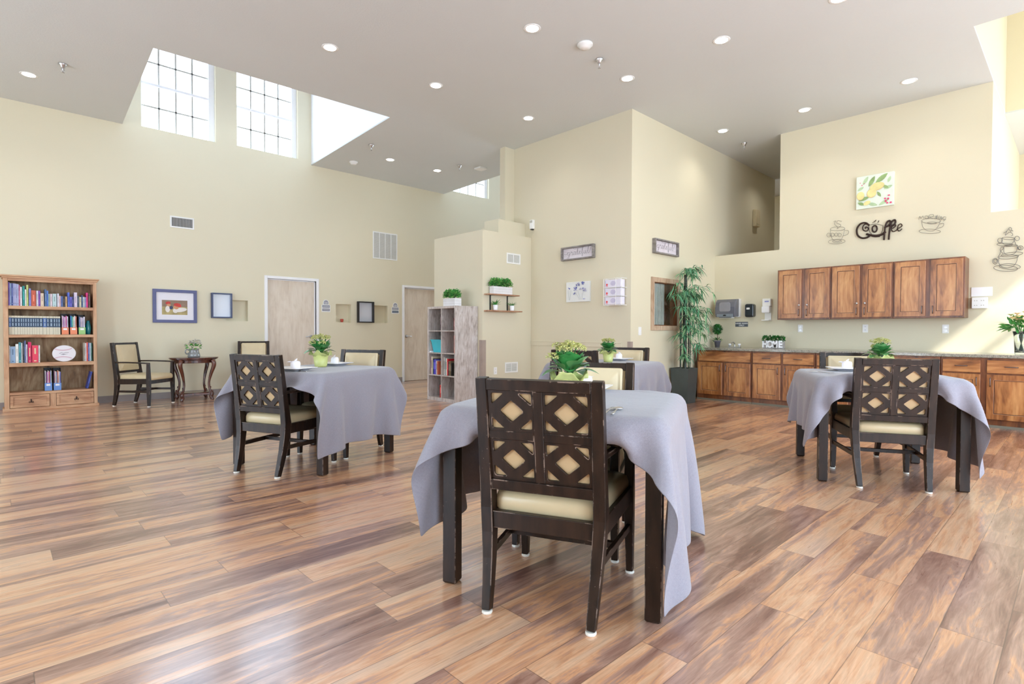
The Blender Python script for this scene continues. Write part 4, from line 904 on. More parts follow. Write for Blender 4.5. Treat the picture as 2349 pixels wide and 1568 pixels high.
top = [(A(210),A(245),125,(128,96,190),'purple',0),(A(245),A(290),150,(150,176,214),'pale blue',0),(A(290),A(340),150,(70,86,150),'navy and white',0),(A(340),A(370),152,(164,168,210),'lilac striped',0),(A(370),A(405),155,(172,176,214),'lilac striped',0),(A(405),A(440),160,(160,166,206),'lilac striped',0),(A(440),A(480),165,(178,182,216),'lilac striped',0),
 (A(484),A(515),190,(170,84,120),'thin maroon',0),(A(517),A(570),230,(222,222,226),'white',0),(A(582),A(640),205,(24,140,136),'teal',0),(A(642),A(680),290,(226,224,216),'white',0),(A(682),A(730),175,(196,208,128),'tall lime green',0),(A(745),A(800),260,(140,146,208),'lavender blue',0),(A(804),A(928),305,(196,92,66),'thick red and cream',0),(A(936),A(985),310,(214,212,222),'pale grey',0),(A(987),A(1040),310,(140,84,176),'purple and white',0),(A(1042),A(1130),370,(224,206,184),'wide cream',0),
 (A(1148),A(1200),265,(72,104,150),'dark blue',0),(A(1202),A(1245),300,(86,128,206),'bright blue',0),(B(128),B(160),380,(170,192,180),'pale green',0),(B(170),B(225),375,(226,208,216),'pink and white',0),(B(230),B(335),370,(188,214,218),'wide teal striped',0),(B(350),B(400),360,(226,224,236),'white',0),(B(402),B(440),420,(228,190,194),'pink',0),(B(446),B(495),425,(96,118,176),'blue patterned',0),(B(500),B(550),430,(52,50,64),'black',0),(B(560),B(605),430,(206,170,122),'tan',0),
 (B(620),B(670),320,(92,112,208),'tall blue and white',0),(B(675),B(730),435,(106,100,192),'indigo',0),(B(735),B(775),430,(62,66,122),'navy',0),(B(785),B(865),315,(222,208,230),'wide pale lilac',0),(B(868),B(910),400,(66,80,96),'dark slate',0),(B(915),B(970),430,(206,202,172),'beige',0),(B(975),B(1008),380,(54,80,124),'dark blue',0),(B(1010),B(1060),425,(186,194,200),'pale grey',0),(B(1064),B(1084),430,(150,140,196),'thin violet',0),(B(1087),B(1140),310,(222,48,130),'bright magenta',0),(B(1152),B(1200),330,(92,66,56),'dark brown',0)]
YS = YB+.03; xprev = -9
for i, (a, c, t_, col, nm, ln) in enumerate(top):
    x0, x1 = max(ony(a, 700, YS).x, xl+st+.003, xprev), ony(c, 700, YS).x; x1 = max(x1, x0+.014); zb = ZS['s1']+.0006; h = ony(115, 640+t_/11.2, YS).z-zb; xprev = x1
    book((x0+x1)/2, zb, (x1-x0)*.95, h, .17, col, '%s book on top shelf of pine bookcase, %s' % (nm, ordl(i, len(top))), yfront=YS, group='books on the top shelf of the pine bookcase')
EB = [220,290,375,450,525,582,635,705,767,835,895,947,1010,1105,1200,1270]; EB = [A(v) for v in EB]+[122.3, 128.1, 133.0, 138.8]
for i in range(19):
    x0, x1 = max(ony(EB[i], 760, YS).x, xl+st+.003), ony(EB[i+1], 760, YS).x; x1 = max(x1, x0+.02); zb = ZS['s2']+.0006; h = ony(80, 724.6, YS).z-zb
    book((x0+x1)/2, zb, (x1-x0)*.94, h, .18, (212, 206, 184), 'cream volume with dark blue spine band on second shelf, %s of its row' % ordl(i, 19), title=(150, 170, 190), band=((44, 68, 96) if i not in (0, 13) else (60, 96, 160), .40, .90), yfront=YS, group='matching cream and blue volumes')
def holder(px0, px1, pyt, pyf, zb, col, label, magcols, where, py=760):
    x0, x1 = ony(px0, py, YS).x, ony(px1, py, YS).x; w = (x1-x0)*.97; h = ony((px0+px1)/2, pyt, YS).z-zb; hf = ony((px0+px1)/2, pyf, YS).z-zb; d = .20
    t = thing('magazine_holder', label, 'magazine holder', ((x0+x1)/2, YS-.004, zb+.0005)); b = MB()
    for s in (-1, 1):
        X0, X1 = (s*w/2, s*w/2-s*.003); X0, X1 = min(X0, X1), max(X0, X1); P = [(0, 0), (d, 0), (d, h*1.06), (.09, h*1.06), (0, hf)]; b2 = [(X0, p[0], p[1]) for p in P]+[(X1, p[0], p[1]) for p in P]
        b.add(b2, [(4,3,2,1,0), (5,6,7,8,9)]+[(k, (k+1) % 5, 5+(k+1) % 5, 5+k) for k in range(5)])
    b.box(-w/2, w/2, d-.003, d, 0, h*1.06); b.box(-w/2, w/2, 0, d, 0, .003); b.build('box_shell', M_black, t)
    b = MB(); b.box(-w/2+.001, w/2-.001, -.003, 0, .002, hf-.002); o = b.build('colored_front', cm(col), t, bevel=.003)
    b = MB(); b.box(-w*.26, w*.26, -.0045, -.0028, hf*.62, hf*.86); b.build('blank_label', M_white, o)
    n = len(magcols); mw = (w-.010)/n
    for k, c_ in enumerate(magcols):
        book(0, 0, mw*.82, h*(.93-.03*((k*7) % 3)), .16, c_[0], '%s magazine in the %s, %s' % (c_[1], where, ordl(k, n)), M0=(t.location.x-w/2+.005+mw*(k+.5), YS+.006, zb+.005), name='magazine', group='magazines in the holders')
zb = ZS['s2']+.0004
holder(B(457), B(652), 640+915/11.2, 640+1235/11.2, zb, (238, 140, 100), 'orange fronted magazine holder next to the row of matching volumes', [((214,190,206),'pale mauve'),((198,150,206),'violet'),((226,196,220),'light pink'),((214,120,176),'rose'),((206,206,220),'grey white')], 'left orange holder')
holder(B(676), B(868), 640+915/11.2, 640+1235/11.2, zb, (238, 144, 104), 'orange fronted magazine holder beside the green one', [((70,130,200),'blue'),((60,160,140),'green teal'),((214,224,214),'pale green'),((226,226,226),'white'),((214,120,100),'red topped')], 'right orange holder')
holder(B(894), B(1082), 640+940/11.2, 640+1235/11.2, zb, (156, 204, 128), 'green fronted magazine holder beside the teal vase', [((90,110,150),'slate blue'),((220,206,224),'lilac white'),((196,190,214),'mauve'),((222,216,230),'pale')], 'green holder')
q = ony(B(1178), 766, YS+.07); b = MB(); b.lathe([(.0, 0), (.026, 0), (.034, .05), (.036, .09), (.028, .15), (.017, .185), (.020, .20), (.017, .20), (.013, .18), (0, .12)], 24)
tag(b.build('teal_vase', plain('teal_ceramic', srgb(10, 128, 140), .25, coat=.4, vary=.2), smooth=True, loc=(min(q.x, xr-.05-.042), YS+.07, ZS['s2']+.001)), 'teal ceramic vase at the right end of the second bookcase shelf', 'vase')
G = lambda v: v/10.21
low = [(216,240,225,(228,226,230),'thin white'),(242,364,245,(150,180,214),'wide light blue'),(366,438,190,(232,232,228),'white'),(441,503,150,(70,140,152),'teal'),(505,526,165,(224,224,220),'thin white'),(531,574,140,(44,46,56),'black'),(577,608,112,(98,112,160),'tall slate blue'),(611,647,200,(206,196,208),'pale mauve'),(656,741,145,(206,28,92),'magenta'),(750,903,225,(232,66,96),'wide coral red'),(906,940,225,(226,224,222),'plain white')]
for i, (a, c, t_, col, nm) in enumerate(low):
    x0, x1 = max(ony(G(a), 830, YS).x, xl+st+.003), ony(G(c), 830, YS).x; x1 = max(x1, x0+.010); zb = ZS['s3']+.0006; h = ony(60, 770+t_/10.21, YS).z-zb
    book((x0+x1)/2, zb, (x1-x0)*.95, h, .17, col, '%s book on third shelf of pine bookcase, %s of left group' % (nm, ordl(i, len(low))), yfront=YS, group='books left of the baseball ornament', title=(236, 214, 170) if col[0] > 190 and col[1] < 90 else None)
rg = [(1960,1998,145,(176,166,150),'grey beige'),(2000,2028,150,(222,218,226),'white'),(2030,2062,135,(232,96,80),'orange red'),(2064,2098,150,(82,92,156),'dark blue'),(2100,2130,150,(190,210,226),'pale blue'),(2132,2162,148,(52,96,84),'dark green')]
for i, (a, c, t_, col, nm) in enumerate(rg):
    x0, x1 = ony(G(a), 828, YS).x, ony(G(c), 828, YS).x; zb = ZS['s3']+.0006; h = ony(200, 770+t_/10.21, YS).z-zb-.01
    book((x0+x1)/2, zb, (x1-x0)*.95, h, .17, col, '%s book on third shelf of pine bookcase, %s of right group' % (nm, ordl(i, len(rg))), yfront=YS, group='books right of the baseball ornament')
# baseball ornament
q0, q1 = ony(G(1215), 810, YS+.02).x, ony(G(1745), 810, YS+.02).x; W = q1-q0; zt = ony(145, 770+218/10.21, YS+.02).z; H = zt-ZS['s3']-.002
t = thing('baseball_ornament', 'flat oval white baseball shaped ornament standing on the third bookcase shelf', 'ornament', ((q0+q1)/2, YS+.03, ZS['s3']+.001))
Mo = Matrix(((1,0,0,0),(0,0,-1,0),(0,1,0,0),(0,0,0,1))); P = []
for i in range(40):
    a = 2*PI*i/40; x = W/2*math.cos(a)*1.06+.01; z = H/2+H/2*math.sin(a); x = max(x, -W/2); P.append((x, z))
b = MB(Mo); b.prism(P, -.012, .012); b.build('ball_face', plain('white_leather', srgb(236, 234, 240), .5, vary=.01), t, bevel=.005)
b = MB(Mo)
for s in (-1, 1):
    pts = [Vector((x*W*.42+.01, H/2+s*H*(.20+.12*x*x+(.03*x)), .0125)) for x in np.linspace(-1, .8, 24)]
    b.tube(pts, .0015, 4)
    for p in pts[::1]: b.tube([p+Vector((-.004, -s*.008, 0)), p, p+Vector((-.004, s*.008, 0))], .0012, 4)
b.build('red_stitching', plain('red_thread', srgb(206, 120, 150), .7), t)
b = MB(Mo); b.tube([(-.045, H*.50, .0125), (-.02, H*.55, .0125), (.0, H*.51, .0125), (.03, H*.56, .0125), (.06, H*.55, .0125)], .0025, 5); b.prism([(-.035, H*.44), (.0, H*.42), (.055, H*.47), (.0, H*.455)], .0122, .0135); b.build('script_mark', plain('dark_script', srgb(70, 72, 90), .6), t)
zb = ZS['s4']+.0004
holder(G(1040), G(1225), 770+790/10.21, 770+1098/10.21, zb, (110, 150, 214), 'left blue fronted magazine holder on the lowest open shelf', [((214,206,214),'pale'),((70,70,90),'dark striped'),((206,110,186),'bright pink'),((226,220,226),'white'),((222,90,100),'red and pink'),((120,110,176),'violet'),((200,214,220),'pale blue')], 'left blue holder', 880)
holder(G(1252), G(1440), 770+790/10.21, 770+1098/10.21, zb, (110, 150, 214), 'right blue fronted magazine holder on the lowest open shelf', [((150,110,130),'plum'),((226,220,224),'white'),((110,114,150),'slate'),((226,140,100),'orange'),((222,220,230),'pale lilac'),((120,120,190),'blue violet')], 'right blue holder', 880)
q = ony(G(2118), 890, YS).x; book(q-.035, ZS['s4']+.004, .022, .245, .17, (44, 60, 140), 'dark blue book leaning against the right side of the lowest open shelf', yfront=YS, lean=R(12))
# ------------------------------------------------------------------ grey oak cube bookcase by the closet wall
x0, y0_, y1_ = 5.063, 6.556, 7.30; D = XW-x0-.004; Hh = 1.485; W = y1_-y0_; yc = (y0_+y1_)/2
cb = thing('cube_bookcase', 'tall weathered grey cube bookcase of eight compartments against the closet wall', 'bookcase', (x0, yc, 0))
Mc = Matrix(((0,0,-1,0),(-1,0,0,0),(0,1,0,0),(0,0,0,1)))    # local x' = -y (viewer right), y' = up, z' = toward viewer (-x)
t_ = .036; th = .016
for s in (-1, 1):
    b = MB(Mc); a = s*W/2; b.box(min(a, a-s*t_), max(a, a-s*t_), 0, Hh-t_, -D, 0); b.build('side_panel', M_greyoak, cb, bevel=.001)
b = MB(Mc); b.box(-W/2, W/2, Hh-t_, Hh, -D, 0); b.build('top_panel', M_greyoak, cb, bevel=.001)
b = MB(Mc); b.box(-W/2+t_, W/2-t_, .0, t_*1.4, -D, 0); b.build('bottom_panel', M_greyoak, cb)
b = MB(Mc); b.box(-W/2+t_, W/2-t_, t_, Hh-t_, -D, -D+.006); b.build('back_panel', M_greyoak, cb)
b = MB(Mc); b.box(-th/2, th/2, t_*1.4, Hh-t_, -D+.006, -.002); b.build('divider', M_greyoak, cb)
zs = [t_*1.4+i*(Hh-t_*2.4)/4 for i in range(5)]
for i in (1, 2, 3):
    for s in (-1, 1):
        b = MB(Mc); xa, xb_ = (th/2, W/2-t_) if s > 0 else (-W/2+t_, -th/2); b.box(xa, xb_, zs[i]-th/2, zs[i]+th/2, -D+.006, -.002); b.build('shelf', M_greyoak, cb)
def cbook(xx, row, w, h, col, label, lean=0.0, d=.2, group=None):      # xx: local viewer-right coordinate
    zb = zs[row]+(th/2 if row else 0)+.0008
    b = MB(); b.box(-w/2, w/2, 0, d, 0, h, 0); b.box(-w/2+.001, w/2-.001, .003, d+.001, h-.0005, h+.0004, 1); b.box(-w*.2, w*.2, -.001, .0004, h*.35, h*.8, 2)
    o = b.build('book', [cm(col), M_page, cm(tuple(min(255, c+80) if sum(col) < 380 else max(0, c-90) for c in col))]); o.rotation_mode = 'ZYX'
    o.matrix_world = Matrix.Translation((x0+.03, yc-xx, zb)) @ Matrix.Rotation(R(-90), 4, 'Z') @ Matrix.Rotation(lean, 4, 'Y'); return tag(o, label, 'book', group)
cbook(-.055, 3, .022, .26, (60, 40, 50), 'thin dark book standing alone in the top left compartment of the grey bookcase'); cbook(-.030, 3, .02, .25, (90, 66, 60), 'brown book beside the thin dark one in the top left compartment of the grey bookcase')
cbook(.300, 3, .040, .19, (120, 50, 46), 'stout red and gold banded book in the top right compartment of the grey bookcase')
cbook(.298, 2, .018, .27, (226, 120, 96), 'orange book at the right of the second right compartment'); cbook(.318, 2, .018, .26, (224, 60, 76), 'red book at the right wall of the second right compartment')
row1 = [(-.315,.018,.27,(170,130,140),'dusty pink'),(-.287,.03,.28,(226,214,190),'wide cream'),(-.255,.02,.25,(60,70,60),'dark green'),(-.228,.026,.235,(60,60,190),'royal blue'),(-.195,.028,.24,(92,84,190),'violet'),(-.165,.02,.22,(206,204,214),'grey white'),(-.140,.02,.21,(214,120,90),'terracotta')]
for i, (xx, w, h, c_, nm) in enumerate(row1): cbook(xx+.0, 1, w, h, c_, '%s book in third left compartment of grey bookcase, %s' % (nm, ordl(i, 7)), group='books in the third left compartment')
row1 = [(.030,.022,.28,(206,196,186),'beige'),(.058,.02,.27,(150,166,176),'steel blue'),(.088,.026,.265,(228,222,206),'ivory'),(.120,.024,.26,(200,40,50),'red'),(.148,.02,.22,(54,50,50),'black'),(.176,.022,.225,(130,110,80),'olive brown'),(.205,.02,.2,(60,56,50),'charcoal')]
for i, (xx, w, h, c_, nm) in enumerate(row1): cbook(xx+.01, 1, w, h, c_, '%s book in third right compartment of grey bookcase, %s' % (nm, ordl(i, 7)), group='books in the third right compartment')
cbook(-.05, 0, .05, .20, (190, 40, 40), 'red and green picture book in the bottom left compartment of the grey bookcase')
# turquoise basket
t = thing('basket', 'turquoise plastic basket in the second left compartment of the grey bookcase', 'basket', (x0+.03, yc+.185, zs[2]+th/2+.001)); b = MB()
def tub(b, w0, w1, d0, d1, h, wall=.004):
    def ring(w, d, z, o): return [(o+0*0+x, y, z) for x, y in ((0, -w/2), (d, -w/2), (d, w/2), (0, w/2))]
    A_ = [((d1-d0)/2+x, y, 0) for x, y in ((0, -w0/2), (d0, -w0/2), (d0, w0/2), (0, w0/2))]; B_ = [(x, y, h) for x, y in ((0, -w1/2), (d1, -w1/2), (d1, w1/2), (0, w1/2))]
    C_ = [(x, y, h) for x, y in ((wall, -w1/2+wall), (d1-wall, -w1/2+wall), (d1-wall, w1/2-wall), (wall, w1/2-wall))]; D_ = [((d1-d0)/2+x, y, wall) for x, y in ((wall, -w0/2+wall), (d0-wall, -w0/2+wall), (d0-wall, w0/2-wall), (wall, w0/2-wall))]
    V = A_+B_+C_+D_; F_ = [(3,2,1,0)]
    for o in (0, 4, 8):
        for k in range(4): F_.append((o+k, o+(k+1) % 4, o+4+(k+1) % 4, o+4+k))
    F_.append((12, 13, 14, 15)); b.add(V, F_)
M_turq = plain('turquoise_plastic', srgb(70, 190, 206), .4)
tub(b, .20, .27, .24, .30, .20); b.build('basket_body', M_turq, t, bevel=.004)
b = MB(); b.box(-.006, .306, -.141, -.133, .188, .203); b.box(-.006, .306, .133, .141, .188, .203); b.box(-.008, 0, -.141, .141, .188, .203); b.build('rim', M_turq, t, bevel=.002)
b = MB(); b.box(0, .07, -.02, .02, 0, .018); tag(b.build('folded_card', M_napkin, loc=(x0+.012, yc+.31, zs[2]+th/2+.001)), 'small white folded card left of the turquoise basket', 'card')
# planter boxes
def leafcloud(b, cx, cy, cz, rx, ry, rz, n, L, w, rng, core=None, mi=0, flat=0.0):
    for i in range(n):
        a = rng.uniform(0, 2*PI); u = rng.uniform(-.35, 1); s = math.sqrt(max(0, 1-u*u)); k = rng.uniform(.55, 1.0)
        p = Vector((cx+rx*k*s*math.cos(a), cy+ry*k*s*math.sin(a), cz+rz*k*max(u, -.3)))
        d = Vector((s*math.cos(a)+rng.uniform(-.6, .6), s*math.sin(a)+rng.uniform(-.6, .6), u+rng.uniform(-.3, .7)))
        b.leaf(p, d, L*rng.uniform(.7, 1.25), w, .2, .3, 3, up=(rng.uniform(-1, 1), rng.uniform(-1, 1), 1), mi=1 if rng.random() < .42 else 0)
def planter_box(label, loc, rotz, W, D, H, seed, fr=.11):
    t = thing('boxwood_planter', label, 'potted plant', loc, rotz); rng = random.Random(seed)
    M_ww = CM_ww; b = MB(); b.box(-W/2, W/2, -D/2, D/2, 0, H); b.build('wooden_box', M_ww, t, bevel=.002)
    b = MB()
    for s in (-1, 1):
        for z in (H*.33, H*.66): b.box(-W/2-.0008, W/2+.0008, s*(D/2+.0004)-.0006, s*(D/2+.0004)+.0006, z-.0012, z+.0012); b.box(s*(W/2+.0004)-.0006, s*(W/2+.0004)+.0006, -D/2, D/2, z-.0012, z+.0012)
    b.build('slat_groove', M_grille, t)
    b = MB(); 
    for cx in (-W*.27, W*.27): leafcloud(b, cx, 0, H+.045, W*.30, D*.62, fr*.85, 330, .034, .020, rng)
    leafcloud(b, 0, 0, H+.05, W*.45, D*.55, fr*.8, 240, .034, .020, rng)
    b.build('foliage', [M_leafB, M_leafB2], t); return t
CM_ww = plain('whitewashed_wood', srgb(228, 226, 228), .7, vary=.05)
planter_box('boxwood in a white slatted box on top of the grey cube bookcase', (x0+.17, yc-.06, Hh+.001), R(90), .30, .13, .125, 4)
# wall shelf pair on the closet wall
qa, qb = ony(1108, 674, YW-.12).x, ony(1186, 676, YW-.12).x; zt = 1.683; zl = 1.425
sx0, sx1 = XW+.03, 6.20
t = thing('wall_shelf', 'two tier live edge wood wall shelf with black brackets on the closet wall', 'shelf', ((sx0+sx1)/2, YW, zl)); w = (sx1-sx0)/2
def live(b, x0, x1, d, z0, z1, seed):
    rg_ = random.Random(seed); P = [(x0, 0)]; n = 12
    F = [(x0+(x1-x0)*i/n, -d+rg_.uniform(-.006, .006)) for i in range(n+1)]; b.prism([(x0, -.001)]+F+[(x1, -.001)], z0, z1)
b = MB(); live(b, -w, w*.98, .125, zt-zl-.018, zt-zl, 1); b.build('upper_board', M_shelf, t, bevel=.003)
b = MB(); live(b, -w, w*1.08, .15, -.018, 0, 2); b.build('lower_board', M_shelf, t, bevel=.003)
for s in (-.62, .48):
    b = MB(); b.box(s*w-.012, s*w+.012, -.006, -.001, 0, zt-zl-.018); b.box(s*w-.012, s*w+.012, -.105, -.001, zt-zl-.022, zt-zl-.018); b.build('bracket', M_black, t)
planter_box('boxwood in a white slatted box on the upper wall shelf', ((sx0+sx1)/2-.035, YW-.068, zt+.001), 0, .40, .10, .115, 9, .10)
def succulent(label, loc, seed, thin):
    t = thing('potted_succulent', label, 'potted plant', loc); rng = random.Random(seed)
    b = MB(); b.lathe([(.0, 0), (.030, 0), (.034, .01), (.041, .085), (.037, .085), (.033, .07), (0, .07)], 24); b.build('white_pot', M_porc, t, smooth=True)
    b = MB()
    for i in range(26 if thin else 15):
        a = i*2.4; u = rng.uniform(.35, 1.3); b.leaf((0, 0, .07), (math.cos(a), math.sin(a), u), rng.uniform(.11, .16), .008 if thin else .02, .25 if thin else .1, .5, 5, shape=.6)
    b.build('foliage', M_leafB, t); return t
succulent('broad leaved succulent in a white pot, left on the lower wall shelf', (ony(1136, 700, YW-.07).x, YW-.075, zl+.001), 2, False)
succulent('spiky grass like succulent in a white pot, right on the lower wall shelf', (ony(1174, 702, YW-.07).x, YW-.075, zl+.001), 3, True)
# ------------------------------------------------------------------ left wall things
def Lp(px, py, out=0.0): q = ony(px, py, Y0-out); return q.x, q.z
def vent(label, loc, M, w, h, bars, vertical, dark, cols=1):
    t = thing('wall_vent', label, 'vent', loc); f = .022
    b = MB(M); op = []; cw = (w-2*f-(cols-1)*.012)/cols
    for c in range(cols): x = -w/2+f+c*(cw+.012); op.append(rect(x, x+cw, f, h-f))
    b.plate(rect(-w/2, w/2, 0, h), op, 0, .010); b.build('vent_frame', M_plast, t, bevel=.002)
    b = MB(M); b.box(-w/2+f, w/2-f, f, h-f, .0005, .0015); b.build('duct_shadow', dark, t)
    b = MB(M)
    for o in op:
        x0, x1 = o[0][0], o[1][0]
        for i in range(bars):
            if vertical: x = x0+(x1-x0)*(i+.5)/bars; b.box(x-.0018, x+.0018, f, h-f, .002, .008)
            else: z = f+(h-2*f)*(i+.5)/bars; b.hexa([(x0, z-.0035, .007), (x1, z-.0035, .007), (x1, z-.0025, .0075), (x0, z-.0025, .0075)], [(x0, z+.0015, .002), (x1, z+.0015, .002), (x1, z+.0025, .0025), (x0, z+.0025, .0025)])
    b.build('louvers', M_plast, t); return t
x0, z0 = Lp(389.7, 494); x1, z1 = Lp(445.2, 527); vent('small white wall vent with dark slots high on the left wall', ((x0+x1)/2, Y0, z1), M_left(0, 0, 0), x1-x0, z0-z1, 18, True, M_slot)
x0, z0 = Lp(855, 529.5); x1, z1 = Lp(911, 598); vent('large white return air grille of four columns above the two doors', ((x0+x1)/2, Y0, z1), M_left(0, 0, 0), x1-x0, z0-z1, 34, False, M_grille, 4)
x0, z0 = ony(1162, 579, YW).x, ony(1162, 579, YW).z; q = ony(1193, 607, YW); vent('white two part vent high on the closet wall above the wall shelf', ((x0+q.x)/2, YW, q.z), M_left(0, 0, 0), q.x-x0, z0-q.z, 12, False, M_grille, 2)
p0 = ony(1158, 831, YW); q = ony(1187, 853, YW); vent('white two part vent low on the closet wall near the floor', ((p0.x+q.x)/2, YW, q.z), M_left(0, 0, 0), q.x-p0.x, p0.z-q.z, 9, False, M_grille, 2)
# framed picture of puppies
ML = M_left(0, 0, 0)
x0, z0 = Lp(349.3, 661.8); x1, z1 = Lp(451.3, 740.6); W, H = x1-x0, (z0+Lp(451.3, 666.5)[1])/2-z1
t = thing('framed_photo', 'landscape framed photo of two puppies with red caps in a dark blue frame', 'picture', ((x0+x1)/2, Y0, z1)); f = .048
M_blue = plain('dusky_blue_frame', srgb(92, 96, 138), .5)
b = MB(ML); b.plate(rect(-W/2, W/2, 0, H), [rect(-W/2+f, W/2-f, f, H-f)], 0, .03); b.build('frame', M_blue, t, bevel=.004)
b = MB(ML); b.box(-W/2+f-.002, W/2-f+.002, f-.002, H-f+.002, .002, .012); b.build('mat', plain('white_mat_board', srgb(232, 230, 238), .8, vary=.01), t)
pw, ph = .36, .235; px_, pz_ = -W/2+.126, .13
pm = [plain('photo_straw', srgb(176, 160, 110), .6, vary=.3), plain('photo_fence', srgb(140, 118, 100), .6, vary=.2), plain('photo_white_fur', srgb(232, 226, 220), .7), plain('photo_red_cap', srgb(196, 62, 56), .6, vary=.2), plain('photo_dark_blue', srgb(60, 66, 96), .6), plain('photo_tan_fur', srgb(206, 150, 110), .6)]
b = MB(ML @ Matrix.Translation((px_, pz_, .012))); b.box(0, pw, 0, ph, 0, .0008, 0); b.box(0, pw, ph*.55, ph, .0008, .0012, 1)
for k, (mi, cx, cy_, rx, ry, ang) in enumerate([(2, .22, .38, .09, .22, 0), (4, .36, .48, .07, .12, -20), (3, .24, .80, .10, .10, 10), (5, .26, .66, .08, .08, 0), (2, .70, .34, .28, .15, 8), (2, .52, .28, .10, .16, 0), (5, .55, .52, .10, .14, -20), (3, .60, .68, .15, .12, -8), (3, .66, .60, .10, .06, -10)]): blob(b, cx*pw, cy_*ph, rx*pw, ry*ph, R(ang), .0012+.0004*k, mi=mi)
b.build('photo', pm, t)
def shadow_box(label, x0, x1, zb, zt, d, frame, inner, ff=.022):
    t = thing('shadow_box', label, 'shadow box', ((x0+x1)/2, Y0, zb)); W, H = x1-x0, zt-zb
    b = MB(ML); b.plate(rect(-W/2, W/2, 0, H), [rect(-W/2+ff, W/2-ff, ff, H-ff)], 0, d); b.build('frame', frame, t, bevel=.003)
    b = MB(ML); b.box(-W/2+ff, W/2-ff, ff, H-ff, .001, .006); b.build('backing', inner, t)
    b = MB(ML); b.box(-W/2+ff, W/2-ff, ff, H-ff, d-.008, d-.006); b.build('glass', M_glass2, t)
M_pale = plain('pale_blue_backing', srgb(214, 218, 228), .8, vary=.01)
D = .075
x0, z0 = Lp(486, 670, D); x1, z1 = Lp(533.5, 729.5, D); shadow_box('empty shadow box with dark blue frame between the puppy photo and a wall niche', x0, x1, z1, z0-.005, D, plain('dark_blue_frame', srgb(64, 76, 110), .5), M_pale)
x0, z0 = Lp(822.5, 690, D); x1, z1 = Lp(859, 740, D); shadow_box('empty black shadow box partly covering the wall niche beside the second door', x0, x1, z1, z0-.005, D, M_black, M_pale)
# room signs
M_sgn = plain('grey_room_sign', srgb(146, 148, 160), .5); M_sgn2 = plain('slate_room_sign', srgb(110, 118, 132), .5)
def room_sign(num, label, px0, py0, px1, py1, second):
    x0, z0 = Lp(px0, py0); x1, z1 = Lp(px1, py1); W, H = x1-x0, z0-z1; t = thing('room_sign', label, 'sign', ((x0+x1)/2, Y0, z1))
    r = W*.33; P = [(-W/2, 0), (W/2, 0), (W/2, H*.58), (r, H*.58)]+[(r*math.cos(a), H-r+r*math.sin(a)) for a in np.linspace(0, PI, 12)]+[(-r, H*.58), (-W/2, H*.58)]
    b = MB(ML); b.prism(P, 0, .006); b.build('sign_back', M_plast, t)
    r2 = r-.012; b = MB(ML); b.prism([(r2, H*.62)]+[(r2*math.cos(a), H-.012-r2+r2*math.sin(a)) for a in np.linspace(0, PI, 12)]+[(-r2, H*.62)], .006, .0072); b.box(-W/2+.012, W/2-.012, H*.34, H*.56, .006, .0072); b.build('grey_panel', M_sgn, t)
    b = MB(ML); b.box(-W/2+.012, W/2-.012, H*.07, H*.28, .006, .0072); b.build('name_panel', M_sgn if second else M_sgn2, t)
    text_mb(num, H*.20, ML @ Matrix.Translation((0, H*.73, .0072)), extra=.0008).build('room_number', M_plast, t)
    b = MB(ML)
    for z in ([H*.45]+([H*.175] if second else [])):
        P = [(-W*.34+W*.68*i/14, z+(.006 if i % 2 else -.004), .0078) for i in range(15)]; b.tube(P, .0028, 4)
    b.build('raised_dots', M_plast, t)
room_sign('121', 'grey arched room sign numbered 121 right of the first door', 737.5, 686.5, 757.5, 715.5, True)
room_sign('122', 'grey arched room sign numbered 122 left of the second door', 898, 693.5, 915, 719.5, False)
q = ony(784.5, 739, Y0+.04); b = MB(); b.lathe([(0, 0), (.024, 0), (.032, .045), (.031, .06), (.024, .066), (0, .058)], 16); tag(b.build('candle', plain('terracotta_candle', srgb(190, 84, 70), .6, vary=.15), smooth=True, loc=(q.x, Y0+.045, 1.2715)), 'small red clay candle in the empty wall niche beside the room sign', 'candle')
# ------------------------------------------------------------------ carved oval side table and flower mug
tx, ty = ony(446, 822, 9.68).x, 9.70
t = thing('side_table', 'carved dark cherry oval side table between the two wall armchairs', 'side table', (tx, ty, 0)); ZT = .672
def oval(rx, ry, n=40): return [(rx*math.cos(2*PI*i/n), ry*math.sin(2*PI*i/n)) for i in range(n)]
b = MB()
for (k, z0, z1) in ((1.0, ZT-.014, ZT), (.965, ZT-.028, ZT-.014), (.90, ZT-.040, ZT-.028), (.84, ZT-.085, ZT-.040)): b.prism(oval(.345*k, .26*k), z0, z1)
b.build('tabletop', M_cherry, t, bevel=.004)
for i, (sx, sy) in enumerate(((-1, -1), (1, -1), (1, 1), (-1, 1))):
    dx, dy = sx*.74, sy*.66; P = []
    for z, o in ((.0, .245), (.02, .25), (.05, .235), (.10, .245), (.17, .215), (.28, .205), (.42, .235), (.52, .268), (.58, .275), (.63, .255)): P.append((dx*o*1.15, dy*o*1.05, z))
    b = MB(); b.tube(spline(P, 4), [(lambda q: .022 if q < .03 else (.028 if q < .12 else .017+.020*max(0, (q-.3)/.35)))(p.z) for p in spline(P, 4)], 10); lg = b.build('carved_leg', M_cherry, t, smooth=True)
    b = MB()
    for z, o, r in ((.55, .285, .020), (.50, .27, .017), (.20, .225, .013), (.14, .25, .015), (.59, .285, .016)): b.ball((dx*o*1.15, dy*o*1.05, z), r, 8, 6, (1, 1, 1.2))
    b.build('carving', M_cherry, lg, smooth=True)
b = MB(); b.prism([(x*(1-.18*abs(math.sin(2*math.atan2(y, x)))**.5*0)+0, y) for x, y in oval(.26, .16)], .105, .125); b.box(-.24, .24, -.17, -.14, .085, .115); b.build('lower_shelf', M_cherry, t, bevel=.004)
